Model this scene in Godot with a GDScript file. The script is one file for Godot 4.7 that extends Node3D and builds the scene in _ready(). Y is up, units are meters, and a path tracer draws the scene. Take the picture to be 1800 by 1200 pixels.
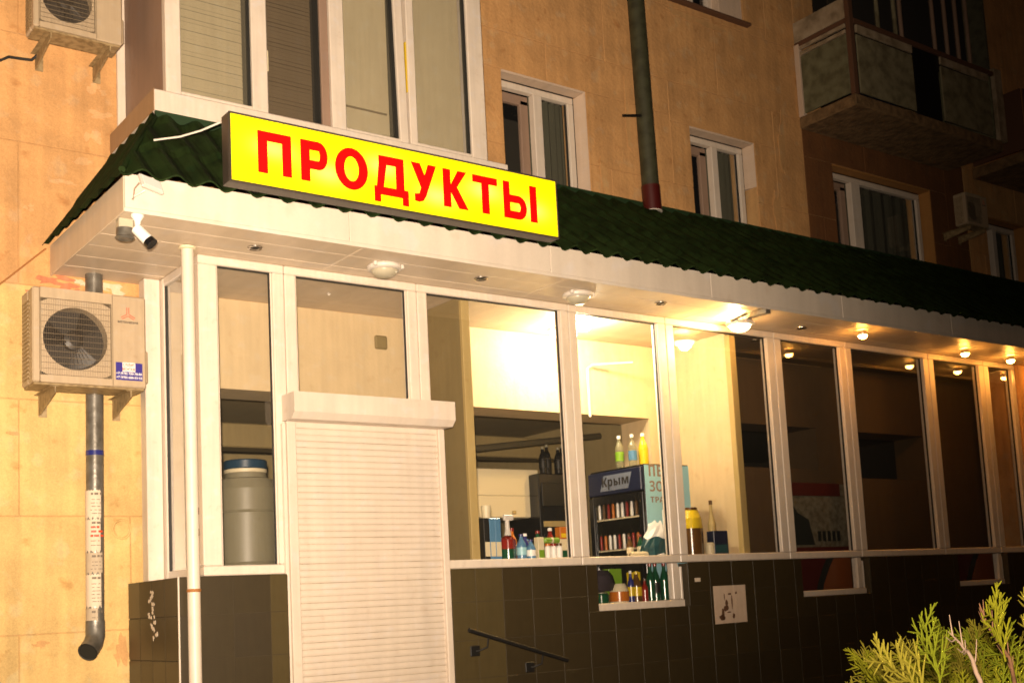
extends Node3D

# ------------------------------------------------------------------ mesh builder
class MB:
	var v := PackedVector3Array()
	var n := PackedVector3Array()
	var uv := PackedVector2Array()
	# corners counter-clockwise as seen from outside
	func tri(a: Vector3, b: Vector3, c: Vector3, na = null, nb = null, nc = null) -> void:
		var f := (b - a).cross(c - a)
		if f.length_squared() < 1e-16:
			return
		f = f.normalized()
		v.append(a); v.append(c); v.append(b)
		n.append(f if na == null else na); n.append(f if nc == null else nc); n.append(f if nb == null else nb)
		for i in 3: uv.append(Vector2.ZERO)
	func quad(a: Vector3, b: Vector3, c: Vector3, d: Vector3) -> void:
		tri(a, b, c); tri(a, c, d)
	func quad_uv(a: Vector3, b: Vector3, c: Vector3, d: Vector3) -> void:
		tri(a, b, c); tri(a, c, d)
		var k := uv.size() - 6
		var t := [Vector2(0, 1), Vector2(1, 0), Vector2(1, 1), Vector2(0, 1), Vector2(0, 0), Vector2(1, 0)]
		for i in 6: uv[k + i] = t[i]
	func box(lo: Vector3, hi: Vector3, bevel := 0.0, xf := Transform3D()) -> MB:
		var c := (lo + hi) * 0.5
		var h := (hi - lo) * 0.5
		h = h.abs()
		var b: float = minf(bevel, minf(h.x, minf(h.y, h.z)) * 0.9)
		if b <= 0.0:
			for ax in 3:
				for s in [-1.0, 1.0]:
					var u := Vector3.ZERO; var w := Vector3.ZERO; var m := Vector3.ZERO
					m[ax] = s * h[ax]; u[(ax + 1) % 3] = h[(ax + 1) % 3]; w[(ax + 2) % 3] = h[(ax + 2) % 3] * s
					quad(xf * (c + m - u - w), xf * (c + m + u - w), xf * (c + m + u + w), xf * (c + m - u + w))
			return self
		# chamfered box: each face inset, an edge strip on every edge, a triangle on every corner
		for ax in 3:
			for s in [-1.0, 1.0]:
				var u := Vector3.ZERO; var w := Vector3.ZERO; var m := Vector3.ZERO
				m[ax] = s * h[ax]; u[(ax + 1) % 3] = h[(ax + 1) % 3] - b; w[(ax + 2) % 3] = (h[(ax + 2) % 3] - b) * s
				quad(xf * (c + m - u - w), xf * (c + m + u - w), xf * (c + m + u + w), xf * (c + m - u + w))
		for ax in 3:
			var p := (ax + 1) % 3; var q := (ax + 2) % 3
			for s in [-1.0, 1.0]:
				for t in [-1.0, 1.0]:
					var l := Vector3.ZERO; l[ax] = h[ax] - b
					var e1 := Vector3.ZERO; e1[p] = s * h[p]; e1[q] = t * (h[q] - b)
					var e2 := Vector3.ZERO; e2[p] = s * (h[p] - b); e2[q] = t * h[q]
					strip(xf * (c + e1 - l), xf * (c + e1 + l), xf * (c + e2 + l), xf * (c + e2 - l), xf * c)
		for sx in [-1.0, 1.0]:
			for sy in [-1.0, 1.0]:
				for sz in [-1.0, 1.0]:
					var a := xf * (c + Vector3(sx * h.x, sy * (h.y - b), sz * (h.z - b)))
					var d := xf * (c + Vector3(sx * (h.x - b), sy * h.y, sz * (h.z - b)))
					var e := xf * (c + Vector3(sx * (h.x - b), sy * (h.y - b), sz * h.z))
					if sx * sy * sz > 0: tri(a, d, e)
					else: tri(a, e, d)
		return self
	func strip(a: Vector3, b: Vector3, c: Vector3, d: Vector3, centre: Vector3) -> void:
		if (b - a).cross(c - a).dot((a + c) * 0.5 - centre) >= 0: quad(a, b, c, d)
		else: quad(a, d, c, b)
	func tube(pts: Array, r0: float, r1 := -1.0, sides := 10, caps := true) -> MB:
		if r1 < 0: r1 = r0
		var rings := []
		var up := Vector3(0.13, 0.31, 0.94)
		for i in pts.size():
			var dir: Vector3 = (pts[mini(i + 1, pts.size() - 1)] - pts[maxi(i - 1, 0)])
			dir = dir.normalized()
			var side := dir.cross(up)
			if side.length() < 0.05: side = dir.cross(Vector3(1, 0, 0))
			side = side.normalized()
			var o := side.cross(dir).normalized()
			var rr := lerpf(r0, r1, float(i) / maxf(1.0, pts.size() - 1.0))
			var ring := []
			for k in sides:
				var a := TAU * k / sides
				var nn := side * cos(a) + o * sin(a)
				ring.append([pts[i] + nn * rr, nn])
			rings.append(ring)
		for i in rings.size() - 1:
			for k in sides:
				var a: Array = rings[i][k]; var b: Array = rings[i][(k + 1) % sides]
				var c: Array = rings[i + 1][(k + 1) % sides]; var d: Array = rings[i + 1][k]
				smooth(a, b, c); smooth(a, c, d)
		if caps:
			for e in [0, rings.size() - 1]:
				var ctr: Vector3 = pts[e]
				var outw: Vector3 = (pts[0] - pts[1]) if e == 0 else (pts[e] - pts[e - 1])
				for k in sides:
					var p: Vector3 = rings[e][k][0]; var q: Vector3 = rings[e][(k + 1) % sides][0]
					if (p - ctr).cross(q - ctr).dot(outw) > 0: tri(ctr, p, q)
					else: tri(ctr, q, p)
		return self
	func smooth(a: Array, b: Array, c: Array) -> void:
		var f: Vector3 = (b[0] - a[0]).cross(c[0] - a[0])
		if f.dot(a[1] + b[1] + c[1]) >= 0: tri(a[0], b[0], c[0], a[1], b[1], c[1])
		else: tri(a[0], c[0], b[0], a[1], c[1], b[1])
	# profile: array of Vector2(radius, height) going up; revolved about y
	func lathe(profile: Array, xf := Transform3D(), sides := 24) -> MB:
		for i in profile.size() - 1:
			var p: Vector2 = profile[i]; var q: Vector2 = profile[i + 1]
			var t := q - p
			var nn := Vector2(t.y, -t.x)
			if nn.length() < 1e-7: continue
			nn = nn.normalized()
			for k in sides:
				var a0 := TAU * k / sides; var a1 := TAU * (k + 1) / sides
				var d0 := Vector3(cos(a0), 0, sin(a0)); var d1 := Vector3(cos(a1), 0, sin(a1))
				var n0: Vector3 = (xf.basis * (d0 * nn.x + Vector3(0, nn.y, 0))).normalized()
				var n1: Vector3 = (xf.basis * (d1 * nn.x + Vector3(0, nn.y, 0))).normalized()
				var A := [xf * (d0 * p.x + Vector3(0, p.y, 0)), n0]; var B := [xf * (d1 * p.x + Vector3(0, p.y, 0)), n1]
				var C := [xf * (d1 * q.x + Vector3(0, q.y, 0)), n1]; var D := [xf * (d0 * q.x + Vector3(0, q.y, 0)), n0]
				smooth(A, B, C); smooth(A, C, D)
		return self
	# polygon (counter-clockwise in x,y) pushed along z
	func prism(poly: PackedVector2Array, z0: float, z1: float, xf := Transform3D()) -> MB:
		var idx := Geometry2D.triangulate_polygon(poly)
		for i in range(0, idx.size(), 3):
			var a := poly[idx[i]]; var b := poly[idx[i + 1]]; var c := poly[idx[i + 2]]
			if (b - a).cross(c - a) < 0:
				var t := b; b = c; c = t
			tri(xf * Vector3(a.x, a.y, z1), xf * Vector3(b.x, b.y, z1), xf * Vector3(c.x, c.y, z1))
			tri(xf * Vector3(a.x, a.y, z0), xf * Vector3(c.x, c.y, z0), xf * Vector3(b.x, b.y, z0))
		for i in poly.size():
			var a := poly[i]; var b := poly[(i + 1) % poly.size()]
			quad(xf * Vector3(a.x, a.y, z0), xf * Vector3(b.x, b.y, z0), xf * Vector3(b.x, b.y, z1), xf * Vector3(a.x, a.y, z1))
		return self
	func mesh() -> ArrayMesh:
		var a := []
		a.resize(Mesh.ARRAY_MAX)
		a[Mesh.ARRAY_VERTEX] = v; a[Mesh.ARRAY_NORMAL] = n; a[Mesh.ARRAY_TEX_UV] = uv
		var m := ArrayMesh.new()
		m.add_surface_from_arrays(Mesh.PRIMITIVE_TRIANGLES, a)
		return m

# ------------------------------------------------------------------ naming helpers
var used := {}
var rng := RandomNumberGenerator.new()
var M := {}

func numbered(called: String) -> String:
	var k: int = used.get(called, -1) + 1
	used[called] = k
	return called if k == 0 else "%s_%03d" % [called, k]

func tag(o: Node, label: String, category: String, group := "") -> void:
	o.set_meta("label", label); o.set_meta("category", category)
	if group: o.set_meta("group", group)

func thing(called: String, label: String, category: String, at := Vector3.ZERO, turn := 0.0, group := "") -> Node3D:
	var o := Node3D.new()
	o.name = numbered(called)
	add_child(o, true)
	o.position = at; o.rotation.y = turn
	tag(o, label, category, group)
	return o

func obj(called: String, shape, mat: Material, parent: Node = null, at := Vector3.ZERO) -> MeshInstance3D:
	var o := MeshInstance3D.new()
	o.mesh = shape.mesh() if shape is MB else shape
	o.set_surface_override_material(0, mat)
	if parent == null:
		o.name = numbered(called); add_child(o, true)
	else:
		var nm := called; var k := 0
		var taken: Dictionary = parent.get_meta("_names") if parent.has_meta("_names") else {}
		k = taken.get(called, -1) + 1
		taken[called] = k
		parent.set_meta("_names", taken)
		o.name = nm if k == 0 else "%s_%03d" % [nm, k]
		parent.add_child(o, true)
	o.position = at
	return o

func stuff(o: Node) -> Node:
	o.set_meta("kind", "stuff")
	return o

func struct(called: String, shape, mat: Material) -> MeshInstance3D:
	var o := obj(called, shape, mat)
	o.set_meta("kind", "structure")
	return o

func dup(src: Node3D, at: Vector3, label: String, group := "") -> Node3D:
	var base := str(src.name)
	var r: Node3D = src.duplicate()
	var rx := RegEx.create_from_string("_\\d{3}$")
	r.name = numbered(rx.sub(base, ""))
	add_child(r, true)
	r.position = at
	r.set_meta("label", label)
	if group: r.set_meta("group", group)
	return r

func B(x0: float, y0: float, z0: float, x1: float, y1: float, z1: float, bevel := 0.0) -> MB:
	return MB.new().box(Vector3(x0, y0, z0), Vector3(x1, y1, z1), bevel)

# ------------------------------------------------------------------ materials
func noise_tex(freq: float, lo: Color, mid: Color, hi: Color, sd: int, size := 512, oct := 5) -> NoiseTexture2D:
	var t := NoiseTexture2D.new()
	var f := FastNoiseLite.new()
	f.seed = sd; f.frequency = freq; f.noise_type = FastNoiseLite.TYPE_SIMPLEX_SMOOTH
	f.fractal_octaves = oct; f.fractal_gain = 0.55
	t.noise = f; t.width = size; t.height = size; t.seamless = true
	var g := Gradient.new()
	g.offsets = PackedFloat32Array([0.18, 0.52, 0.85]); g.colors = PackedColorArray([lo, mid, hi])
	t.color_ramp = g
	return t

func bump_tex(freq: float, sd: int, strength := 4.0) -> NoiseTexture2D:
	var t := NoiseTexture2D.new()
	var f := FastNoiseLite.new()
	f.seed = sd; f.frequency = freq; f.fractal_octaves = 4
	t.noise = f; t.width = 512; t.height = 512; t.seamless = true; t.as_normal_map = true; t.bump_strength = strength
	return t

func mat(called: String, c: Color, rough := 0.6, metal := 0.0) -> StandardMaterial3D:
	var m := StandardMaterial3D.new()
	m.resource_name = called
	m.albedo_color = c.linear_to_srgb(); m.roughness = rough; m.metallic = metal
	M[called] = m
	return m

func surf(m: StandardMaterial3D, tex: Texture2D, scale: float, bump: Texture2D = null, bscale := 0.5) -> StandardMaterial3D:
	m.albedo_texture = tex
	m.uv1_triplanar = true; m.uv1_world_triplanar = true
	m.uv1_scale = Vector3.ONE * scale
	if bump:
		m.normal_enabled = true; m.normal_texture = bump; m.normal_scale = bscale
	return m

func lamp_mat(called: String, c: Color, e: float) -> StandardMaterial3D:
	var m := mat(called, Color(0.8, 0.8, 0.8), 0.4)
	m.emission_enabled = true; m.emission = c; m.emission_energy_multiplier = e
	return m

func pane_mat(called: String, alpha: float, tint := Color(0.5, 0.55, 0.5)) -> StandardMaterial3D:
	var m := mat(called, tint, 0.02)
	m.transparency = BaseMaterial3D.TRANSPARENCY_ALPHA
	m.albedo_color.a = alpha
	return m

func layer(freq: float, sd: int, w: int, h: int, oct := 4) -> PackedByteArray:
	var f := FastNoiseLite.new()
	f.seed = sd; f.frequency = freq; f.fractal_octaves = oct; f.noise_type = FastNoiseLite.TYPE_SIMPLEX_SMOOTH
	var im := f.get_seamless_image(w, h)
	if w != 512 or h != 512: im.resize(512, 512, Image.INTERPOLATE_CUBIC)
	return im.get_data()

# plaster: faint clouds, rain streaks that run down, grit, pale rubbed patches and dark specks
func plaster_tex(sd: int, streak: float, cloud: float, grit: float) -> ImageTexture:
	var a := layer(0.010, sd, 512, 512, 6)
	var b := layer(0.05, sd + 1, 512, 24, 3)
	var c := layer(0.022, sd + 2, 512, 512, 5)
	var rr := RandomNumberGenerator.new()
	rr.seed = sd
	var out := PackedByteArray()
	out.resize(512 * 512 * 3)
	for i in 512 * 512:
		var v: float = 0.93 + cloud * (a[i] / 255.0 - 0.5) + streak * (b[i] / 255.0 - 0.5) + grit * (rr.randf() - 0.5)
		var rub: float = clampf((c[i] / 255.0 - 0.66) * 6.0, 0.0, 1.0)
		var dark: float = clampf((0.24 - c[i] / 255.0) * 5.0, 0.0, 1.0)
		v -= dark * cloud * 0.8
		out[i * 3] = int(clampf(v, 0.0, 1.0) * 255.0)
		out[i * 3 + 1] = int(clampf(v * (0.985 + 0.05 * rub * cloud * 6.0 - 0.10 * dark * cloud * 4.0), 0.0, 1.0) * 255.0)
		out[i * 3 + 2] = int(clampf(v * (0.97 + 0.16 * rub * cloud * 6.0 - 0.20 * dark * cloud * 4.0), 0.0, 1.0) * 255.0)
	var im := Image.create_from_data(512, 512, false, Image.FORMAT_RGB8, out)
	return ImageTexture.create_from_image(im)

func make_materials() -> void:
	var soft := plaster_tex(3, 0.05, 0.045, 0.02)
	var wall_t := plaster_tex(7, 0.10, 0.14, 0.09)
	var grime := noise_tex(0.015, Color(0.74, 0.72, 0.68), Color(0.91, 0.9, 0.88), Color(1, 1, 1), 11)
	var fine := bump_tex(0.09, 21, 6.0)
	var rough_b := bump_tex(0.03, 23, 8.0)
	surf(mat("plaster_rose", Color(0.60, 0.335, 0.132), 0.85), wall_t, 0.42, fine, 0.12)
	surf(mat("plaster_yellow", Color(0.64, 0.445, 0.175), 0.85), wall_t, 0.42, fine, 0.12)
	surf(mat("plaster_shaded", Color(0.17, 0.068, 0.018), 0.9), wall_t, 0.42, fine, 0.12)  # darker copy of the wall plaster: balcony shadow put into the colour
	surf(mat("peel_red", Color(0.52, 0.20, 0.10), 0.9), wall_t, 0.9)
	surf(mat("peel_pale", Color(0.70, 0.56, 0.40), 0.9), wall_t, 0.9)
	surf(mat("rubbed", Color(0.66, 0.40, 0.185), 0.9), wall_t, 0.42)
	surf(mat("stain", Color(0.575, 0.335, 0.135), 0.9), wall_t, 0.42)
	surf(mat("wall_core", Color(0.60, 0.36, 0.15), 0.9), wall_t, 0.42)
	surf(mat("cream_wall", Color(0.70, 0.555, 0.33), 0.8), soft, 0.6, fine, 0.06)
	surf(mat("shaded_wall", Color(0.095, 0.058, 0.024), 0.8), soft, 0.6)  # darkened wall colour: the right-hand unit's lack of light painted in
	surf(mat("olive_partition", Color(0.26, 0.20, 0.085), 0.7), soft, 0.7)
	surf(mat("partition_edge", Color(0.48, 0.36, 0.14), 0.6), soft, 0.9)
	surf(mat("reveal_plaster", Color(0.66, 0.52, 0.40), 0.85), soft, 0.8, fine, 0.12)
	surf(mat("reveal_orange", Color(0.42, 0.20, 0.05), 0.85), soft, 0.8, fine, 0.12)
	surf(mat("white_frame", Color(0.72, 0.645, 0.555), 0.35), soft, 0.9)
	surf(mat("white_soffit", Color(0.70, 0.59, 0.45), 0.45), soft, 0.35)
	surf(mat("white_fascia", Color(0.73, 0.655, 0.56), 0.45), grime.duplicate(), 0.25)
	M.white_fascia.albedo_texture = soft
	surf(mat("shutter_white", Color(0.68, 0.60, 0.51), 0.4), soft, 0.5)
	surf(mat("taupe_panel", Color(0.30, 0.205, 0.15), 0.6), soft, 0.5)
	surf(mat("ledge_side", Color(0.38, 0.25, 0.14), 0.6), soft, 0.5)
	mat("gasket", Color(0.012, 0.012, 0.01), 0.6)
	var moss := plaster_tex(51, 0.30, 0.75, 0.08)
	surf(mat("green_roof", Color(0.0155, 0.029, 0.0075), 0.75), moss, 1.1, rough_b, 0.15)
	M.green_roof.metallic_specular = 0.18
	surf(mat("green_flashing", Color(0.008, 0.032, 0.006), 0.7), soft, 0.9)
	surf(mat("tile_dark", Color(0.042, 0.031, 0.0135), 0.42), soft, 1.7)
	surf(mat("tile_dark_b", Color(0.046, 0.034, 0.0150), 0.38), soft, 1.9)
	surf(mat("tile_dark_c", Color(0.038, 0.0275, 0.0118), 0.45), soft, 1.4)
	surf(mat("tile_olive", Color(0.078, 0.060, 0.026), 0.3), soft, 1.5)
	surf(mat("grout", Color(0.050, 0.038, 0.019), 0.9), soft, 2.0)
	surf(mat("metal_grey", Color(0.20, 0.19, 0.17), 0.38, 0.45), grime, 1.2, rough_b, 0.1)
	mat("metal_dark", Color(0.012, 0.011, 0.010), 0.5, 0.3)
	surf(mat("sign_case", Color(0.055, 0.045, 0.035), 0.4), soft, 2.0)
	surf(mat("ac_body", Color(0.47, 0.375, 0.255), 0.42), soft, 1.2)
	surf(mat("ac_under", Color(0.34, 0.25, 0.13), 0.5), grime, 2.0)
	mat("ac_cavity", Color(0.016, 0.013, 0.010), 0.7)
	mat("ac_fan", Color(0.013, 0.011, 0.009), 0.45)
	mat("ac_wire", Color(0.17, 0.13, 0.08), 0.5)
	mat("ac_wire_dark", Color(0.13, 0.095, 0.06), 0.5)
	mat("chrome", Color(0.62, 0.58, 0.52), 0.18, 0.95)
	mat("lamp_plastic", Color(0.58, 0.53, 0.47), 0.35)
	mat("lamp_glass_off", Color(0.42, 0.38, 0.28), 0.25)
	mat("print_red", Color(0.55, 0.06, 0.02), 0.5)
	mat("print_black", Color(0.015, 0.013, 0.012), 0.5)
	mat("ink_grey", Color(0.16, 0.125, 0.09), 0.7)
	mat("print_white", Color(0.8, 0.78, 0.74), 0.5)
	mat("sticker_blue", Color(0.035, 0.025, 0.22), 0.4)
	surf(mat("paper", Color(0.70, 0.60, 0.47), 0.8), soft, 3.0)
	surf(mat("paper_worn", Color(0.50, 0.42, 0.31), 0.85), soft, 3.0)
	surf(mat("green_pipe", Color(0.048, 0.050, 0.024), 0.6), grime, 1.0)
	mat("red_sleeve", Color(0.055, 0.004, 0.003), 0.45)
	mat("rust", Color(0.30, 0.12, 0.03), 0.8)
	surf(mat("blind", Color(0.50, 0.44, 0.29), 0.6), soft, 0.8)
	surf(mat("blind_dark", Color(0.17, 0.13, 0.08), 0.6), soft, 0.8)
	surf(mat("curtain", Color(0.075, 0.076, 0.05), 0.9), soft, 0.8)
	mat("dark_room", Color(0.02, 0.016, 0.010), 0.9)
	surf(mat("back_room", Color(0.34, 0.27, 0.13), 0.85), soft, 0.5)
	surf(mat("balcony_panel", Color(0.24, 0.215, 0.13), 0.7), grime, 0.7)
	surf(mat("balcony_side", Color(0.16, 0.158, 0.09), 0.7), grime, 0.7)
	surf(mat("concrete", Color(0.22, 0.135, 0.06), 0.9), grime, 0.8, rough_b, 0.4)
	surf(mat("board_pale", Color(0.40, 0.32, 0.22), 0.7), grime, 0.6)
	mat("wood_dark", Color(0.06, 0.047, 0.022), 0.8)
	mat("wood_brown", Color(0.11, 0.05, 0.025), 0.7)
	surf(mat("asphalt", Color(0.05, 0.048, 0.045), 0.9), grime, 0.4, rough_b, 0.5)
	surf(mat("paving", Color(0.18, 0.16, 0.13), 0.9), grime, 0.5, fine, 0.4)
	pane_mat("pane", 0.02, Color(0.2, 0.2, 0.17))
	pane_mat("pane_dusty", 0.08, Color(0.42, 0.38, 0.26))
	mat("wire_black", Color(0.01, 0.01, 0.01), 0.5)
	mat("wire_white", Color(0.6, 0.55, 0.48), 0.5)
	# shop goods
	mat("blue_lid", Color(0.012, 0.040, 0.075), 0.35)
	surf(mat("plastic_grey", Color(0.23, 0.215, 0.145), 0.45), soft, 1.5)
	mat("black_gloss", Color(0.008, 0.008, 0.009), 0.2)
	mat("fridge_blue", Color(0.30, 0.56, 0.64), 0.4)
	mat("fridge_navy", Color(0.008, 0.012, 0.036), 0.35)
	mat("fridge_inside", Color(0.17, 0.17, 0.12), 0.6)
	mat("bottle_green", Color(0.005, 0.06, 0.025), 0.15)
	mat("bottle_red", Color(0.22, 0.012, 0.006), 0.2)
	mat("bottle_yellow", Color(0.62, 0.44, 0.015), 0.25)
	mat("bottle_orange", Color(0.45, 0.13, 0.012), 0.25)
	mat("bottle_blue", Color(0.08, 0.20, 0.34), 0.25)
	mat("bottle_navy", Color(0.02, 0.025, 0.15), 0.25)
	mat("bottle_lime", Color(0.16, 0.30, 0.02), 0.3)
	mat("bottle_brown", Color(0.10, 0.045, 0.01), 0.2)
	mat("cream", Color(0.62, 0.54, 0.36), 0.45)
	mat("dark_cloth", Color(0.022, 0.014, 0.02), 0.9)
	mat("teal_dark", Color(0.012, 0.06, 0.07), 0.4)
	var cg := mat("clear_plastic", Color(0.35, 0.33, 0.2), 0.05)
	cg.transparency = BaseMaterial3D.TRANSPARENCY_ALPHA; cg.albedo_color.a = 0.35
	mat("arc_red", Color(0.07, 0.006, 0.004), 0.4)
	mat("arc_orange", Color(0.22, 0.06, 0.012), 0.4)
	mat("arc_dark", Color(0.01, 0.014, 0.012), 0.4)
	mat("stand_red", Color(0.08, 0.008, 0.005), 0.4)
	surf(mat("stand_white", Color(0.19, 0.175, 0.125), 0.5), grime, 1.5)
	surf(mat("bark", Color(0.30, 0.15, 0.075), 0.9), grime, 6.0)
	mat("dry_twig", Color(0.40, 0.28, 0.20), 0.85)
	for k in 3:
		var lf := mat("thuja_%d" % k, [Color(0.230, 0.230, 0.014), Color(0.160, 0.185, 0.012), Color(0.230, 0.200, 0.024)][k], 0.85)
		lf.metallic_specular = 0.15
		lf.backlight_enabled = true; lf.backlight = Color(0.25, 0.3, 0.05)
	# lit things
	lamp_mat("lamp_lit", Color(1.0, 0.88, 0.66), 7.0)
	lamp_mat("spot_lit", Color(1.0, 0.74, 0.34), 22.0)
	lamp_mat("flash_face", Color(1.0, 0.95, 0.88), 2.0)
	var sy := lamp_mat("sign_yellow", Color(1.0, 0.93, 0.004), 0.30)
	sy.albedo_color = Color(0.9, 0.8, 0.02)
	var im := Image.create(256, 64, false, Image.FORMAT_RGB8)
	var spots := [Vector2(28, 26), Vector2(66, 40), Vector2(108, 22), Vector2(150, 42), Vector2(190, 26), Vector2(232, 38)]
	for y in 64:
		for x in 256:
			var g := 0.0
			for s in spots: g += exp(-(pow((x - s.x) / 17.0, 2.0) + pow((y - s.y) / 13.0, 2.0)))
			var edge: float = clampf(minf(minf(x, 255 - x) / 10.0, minf(y, 63 - y) / 8.0), 0.0, 1.0)
			var q: float = (0.80 + 0.12 * edge + 0.08 * minf(g, 1.0))
			im.set_pixel(x, y, Color(q, q * (0.925 + 0.035 * minf(g, 1)), 0.46 * minf(g, 1.0) * q))
	sy.emission = Color(1, 1, 1)
	sy.emission_operator = BaseMaterial3D.EMISSION_OP_MULTIPLY
	sy.emission_texture = ImageTexture.create_from_image(im)
	var sr := lamp_mat("sign_red", Color(1.0, 0.0, 0.0), 0.20)
	sr.albedo_color = Color(0.8, 0.02, 0.02)

# ------------------------------------------------------------------ text
func text_mesh(txt: String, depth := 0.002, serif := false, bold := 0.0) -> TextMesh:
	var t := TextMesh.new()
	var f := SystemFont.new()
	f.font_names = PackedStringArray(["Droid Serif" if serif else "Droid Sans"]); f.font_weight = 700
	if bold > 0.0:
		var fv := FontVariation.new()
		fv.base_font = f; fv.variation_embolden = bold
		t.font = fv
	else:
		t.font = f
	t.text = txt; t.font_size = 64; t.pixel_size = 0.01; t.depth = depth; t.curve_step = 1.0
	return t

# lettering whose box starts at lower left «at» and is w wide, h high, facing +z turned by «turn»
func write(txt: String, parent: Node, at: Vector3, w: float, h: float, m: Material, turn := 0.0, depth := 0.002, called := "lettering", serif := false, bold := 0.0) -> void:
	var t := text_mesh(txt, depth, serif, bold)
	var bb := t.get_aabb()
	if bb.size.x < 1e-4: return
	var o := MeshInstance3D.new()
	o.mesh = t; o.set_surface_override_material(0, m)
	var taken: Dictionary = parent.get_meta("_names") if parent.has_meta("_names") else {}
	var k: int = taken.get(called, -1) + 1
	taken[called] = k; parent.set_meta("_names", taken)
	o.name = called if k == 0 else "%s_%03d" % [called, k]
	parent.add_child(o, true)
	var s := Vector3(w / bb.size.x, h / bb.size.y, 1.0)
	var bas := Basis(Vector3.UP, turn)
	o.transform = Transform3D(bas * Basis.from_scale(s), at - bas * (Vector3(bb.position.x, bb.position.y, bb.position.z) * s))

# ------------------------------------------------------------------ rectangles with holes
func minus(rects: Array, holes: Array) -> Array:
	var out := rects
	for h in holes:
		var nxt := []
		for r in out:
			if not r.intersects(h): nxt.append(r); continue
			var x0: float = r.position.x; var x1: float = r.end.x; var y0: float = r.position.y; var y1: float = r.end.y
			var hx0: float = maxf(h.position.x, x0); var hx1: float = minf(h.end.x, x1)
			if h.position.y > y0: nxt.append(Rect2(x0, y0, x1 - x0, h.position.y - y0))
			if h.end.y < y1: nxt.append(Rect2(x0, h.end.y, x1 - x0, y1 - h.end.y))
			var my0: float = maxf(y0, h.position.y); var my1: float = minf(y1, h.end.y)
			if hx0 > x0: nxt.append(Rect2(x0, my0, hx0 - x0, my1 - my0))
			if hx1 < x1: nxt.append(Rect2(hx1, my0, x1 - hx1, my1 - my0))
		out = nxt
	return out

func R(x0: float, y0: float, x1: float, y1: float) -> Rect2:
	return Rect2(x0, y0, x1 - x0, y1 - y0)

const BZ := -0.771      # face of the apartment building
const SOF := 3.695      # underside of the canopy

# ------------------------------------------------------------------ scene
func _ready() -> void:
	rng.seed = 5
	var cam := Camera3D.new()
	cam.name = "camera"
	var rt := Vector3(0.80668989, -0.05061689, 0.58880332)
	var up := Vector3(-0.02866458, 0.99180135, 0.12453279)
	var fw := Vector3(0.5902794, 0.11733714, -0.79862521)
	var eye := Vector3(-2.645, 1.551, 6.635)
	cam.transform = Transform3D(Basis(rt, up, -fw).orthonormalized(), eye)
	cam.projection = Camera3D.PROJECTION_FRUSTUM
	cam.near = 0.05; cam.far = 400.0
	cam.size = cam.near * 1200.0 / 2105.9
	cam.frustum_offset = Vector2(0, cam.near * 210.0 / 2105.9)
	var lens := CameraAttributesPhysical.new()
	lens.frustum_focal_length = 35.0; lens.frustum_focus_distance = 2.6; lens.exposure_aperture = 13.0
	lens.frustum_near = 0.05; lens.frustum_far = 400.0
	cam.attributes = lens
	cam.near = 0.05; cam.far = 400.0
	cam.size = cam.near * 1200.0 / 2105.9
	cam.frustum_offset = Vector2(0, cam.near * 210.0 / 2105.9)
	cam.projection = Camera3D.PROJECTION_FRUSTUM
	add_child(cam)
	cam.current = true
	var we := WorldEnvironment.new()
	we.name = "night_air"
	var env := Environment.new()
	env.background_mode = Environment.BG_SKY
	var sky := Sky.new()
	var sm := ProceduralSkyMaterial.new()
	sm.sky_top_color = Color(0.05, 0.05, 0.07); sm.sky_horizon_color = Color(0.13, 0.10, 0.08)
	sm.ground_bottom_color = Color(0.03, 0.025, 0.02); sm.ground_horizon_color = Color(0.10, 0.08, 0.06)
	sky.sky_material = sm
	env.sky = sky
	env.background_energy_multiplier = 0.05
	env.tonemap_mode = Environment.TONE_MAPPER_LINEAR
	env.tonemap_exposure = 4.0
	env.sdfgi_enabled = true; env.ssao_enabled = true; env.ssil_enabled = true
	we.environment = env
	add_child(we)
	var sun := DirectionalLight3D.new()       # far sodium street lighting, high and to the left
	sun.name = "street_glow"
	sun.light_color = Color(1.0, 0.62, 0.25); sun.light_energy = 0.003; sun.light_angular_distance = 3.0
	sun.shadow_enabled = true
	add_child(sun)
	sun.look_at_from_position(Vector3(-3.0, 16.0, 9.0), Vector3(2.0, 4.0, -0.7))
	make_materials()
	flashgun(eye, rt, up, fw)
	ground()
	building()
	shop()
	canopy()
	shop_sign()
	fittings()
	interior()
	goods()
	bush()
	for c in find_children("*", "", true, false):
		if c.has_meta("_names"): c.remove_meta("_names")

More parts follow.
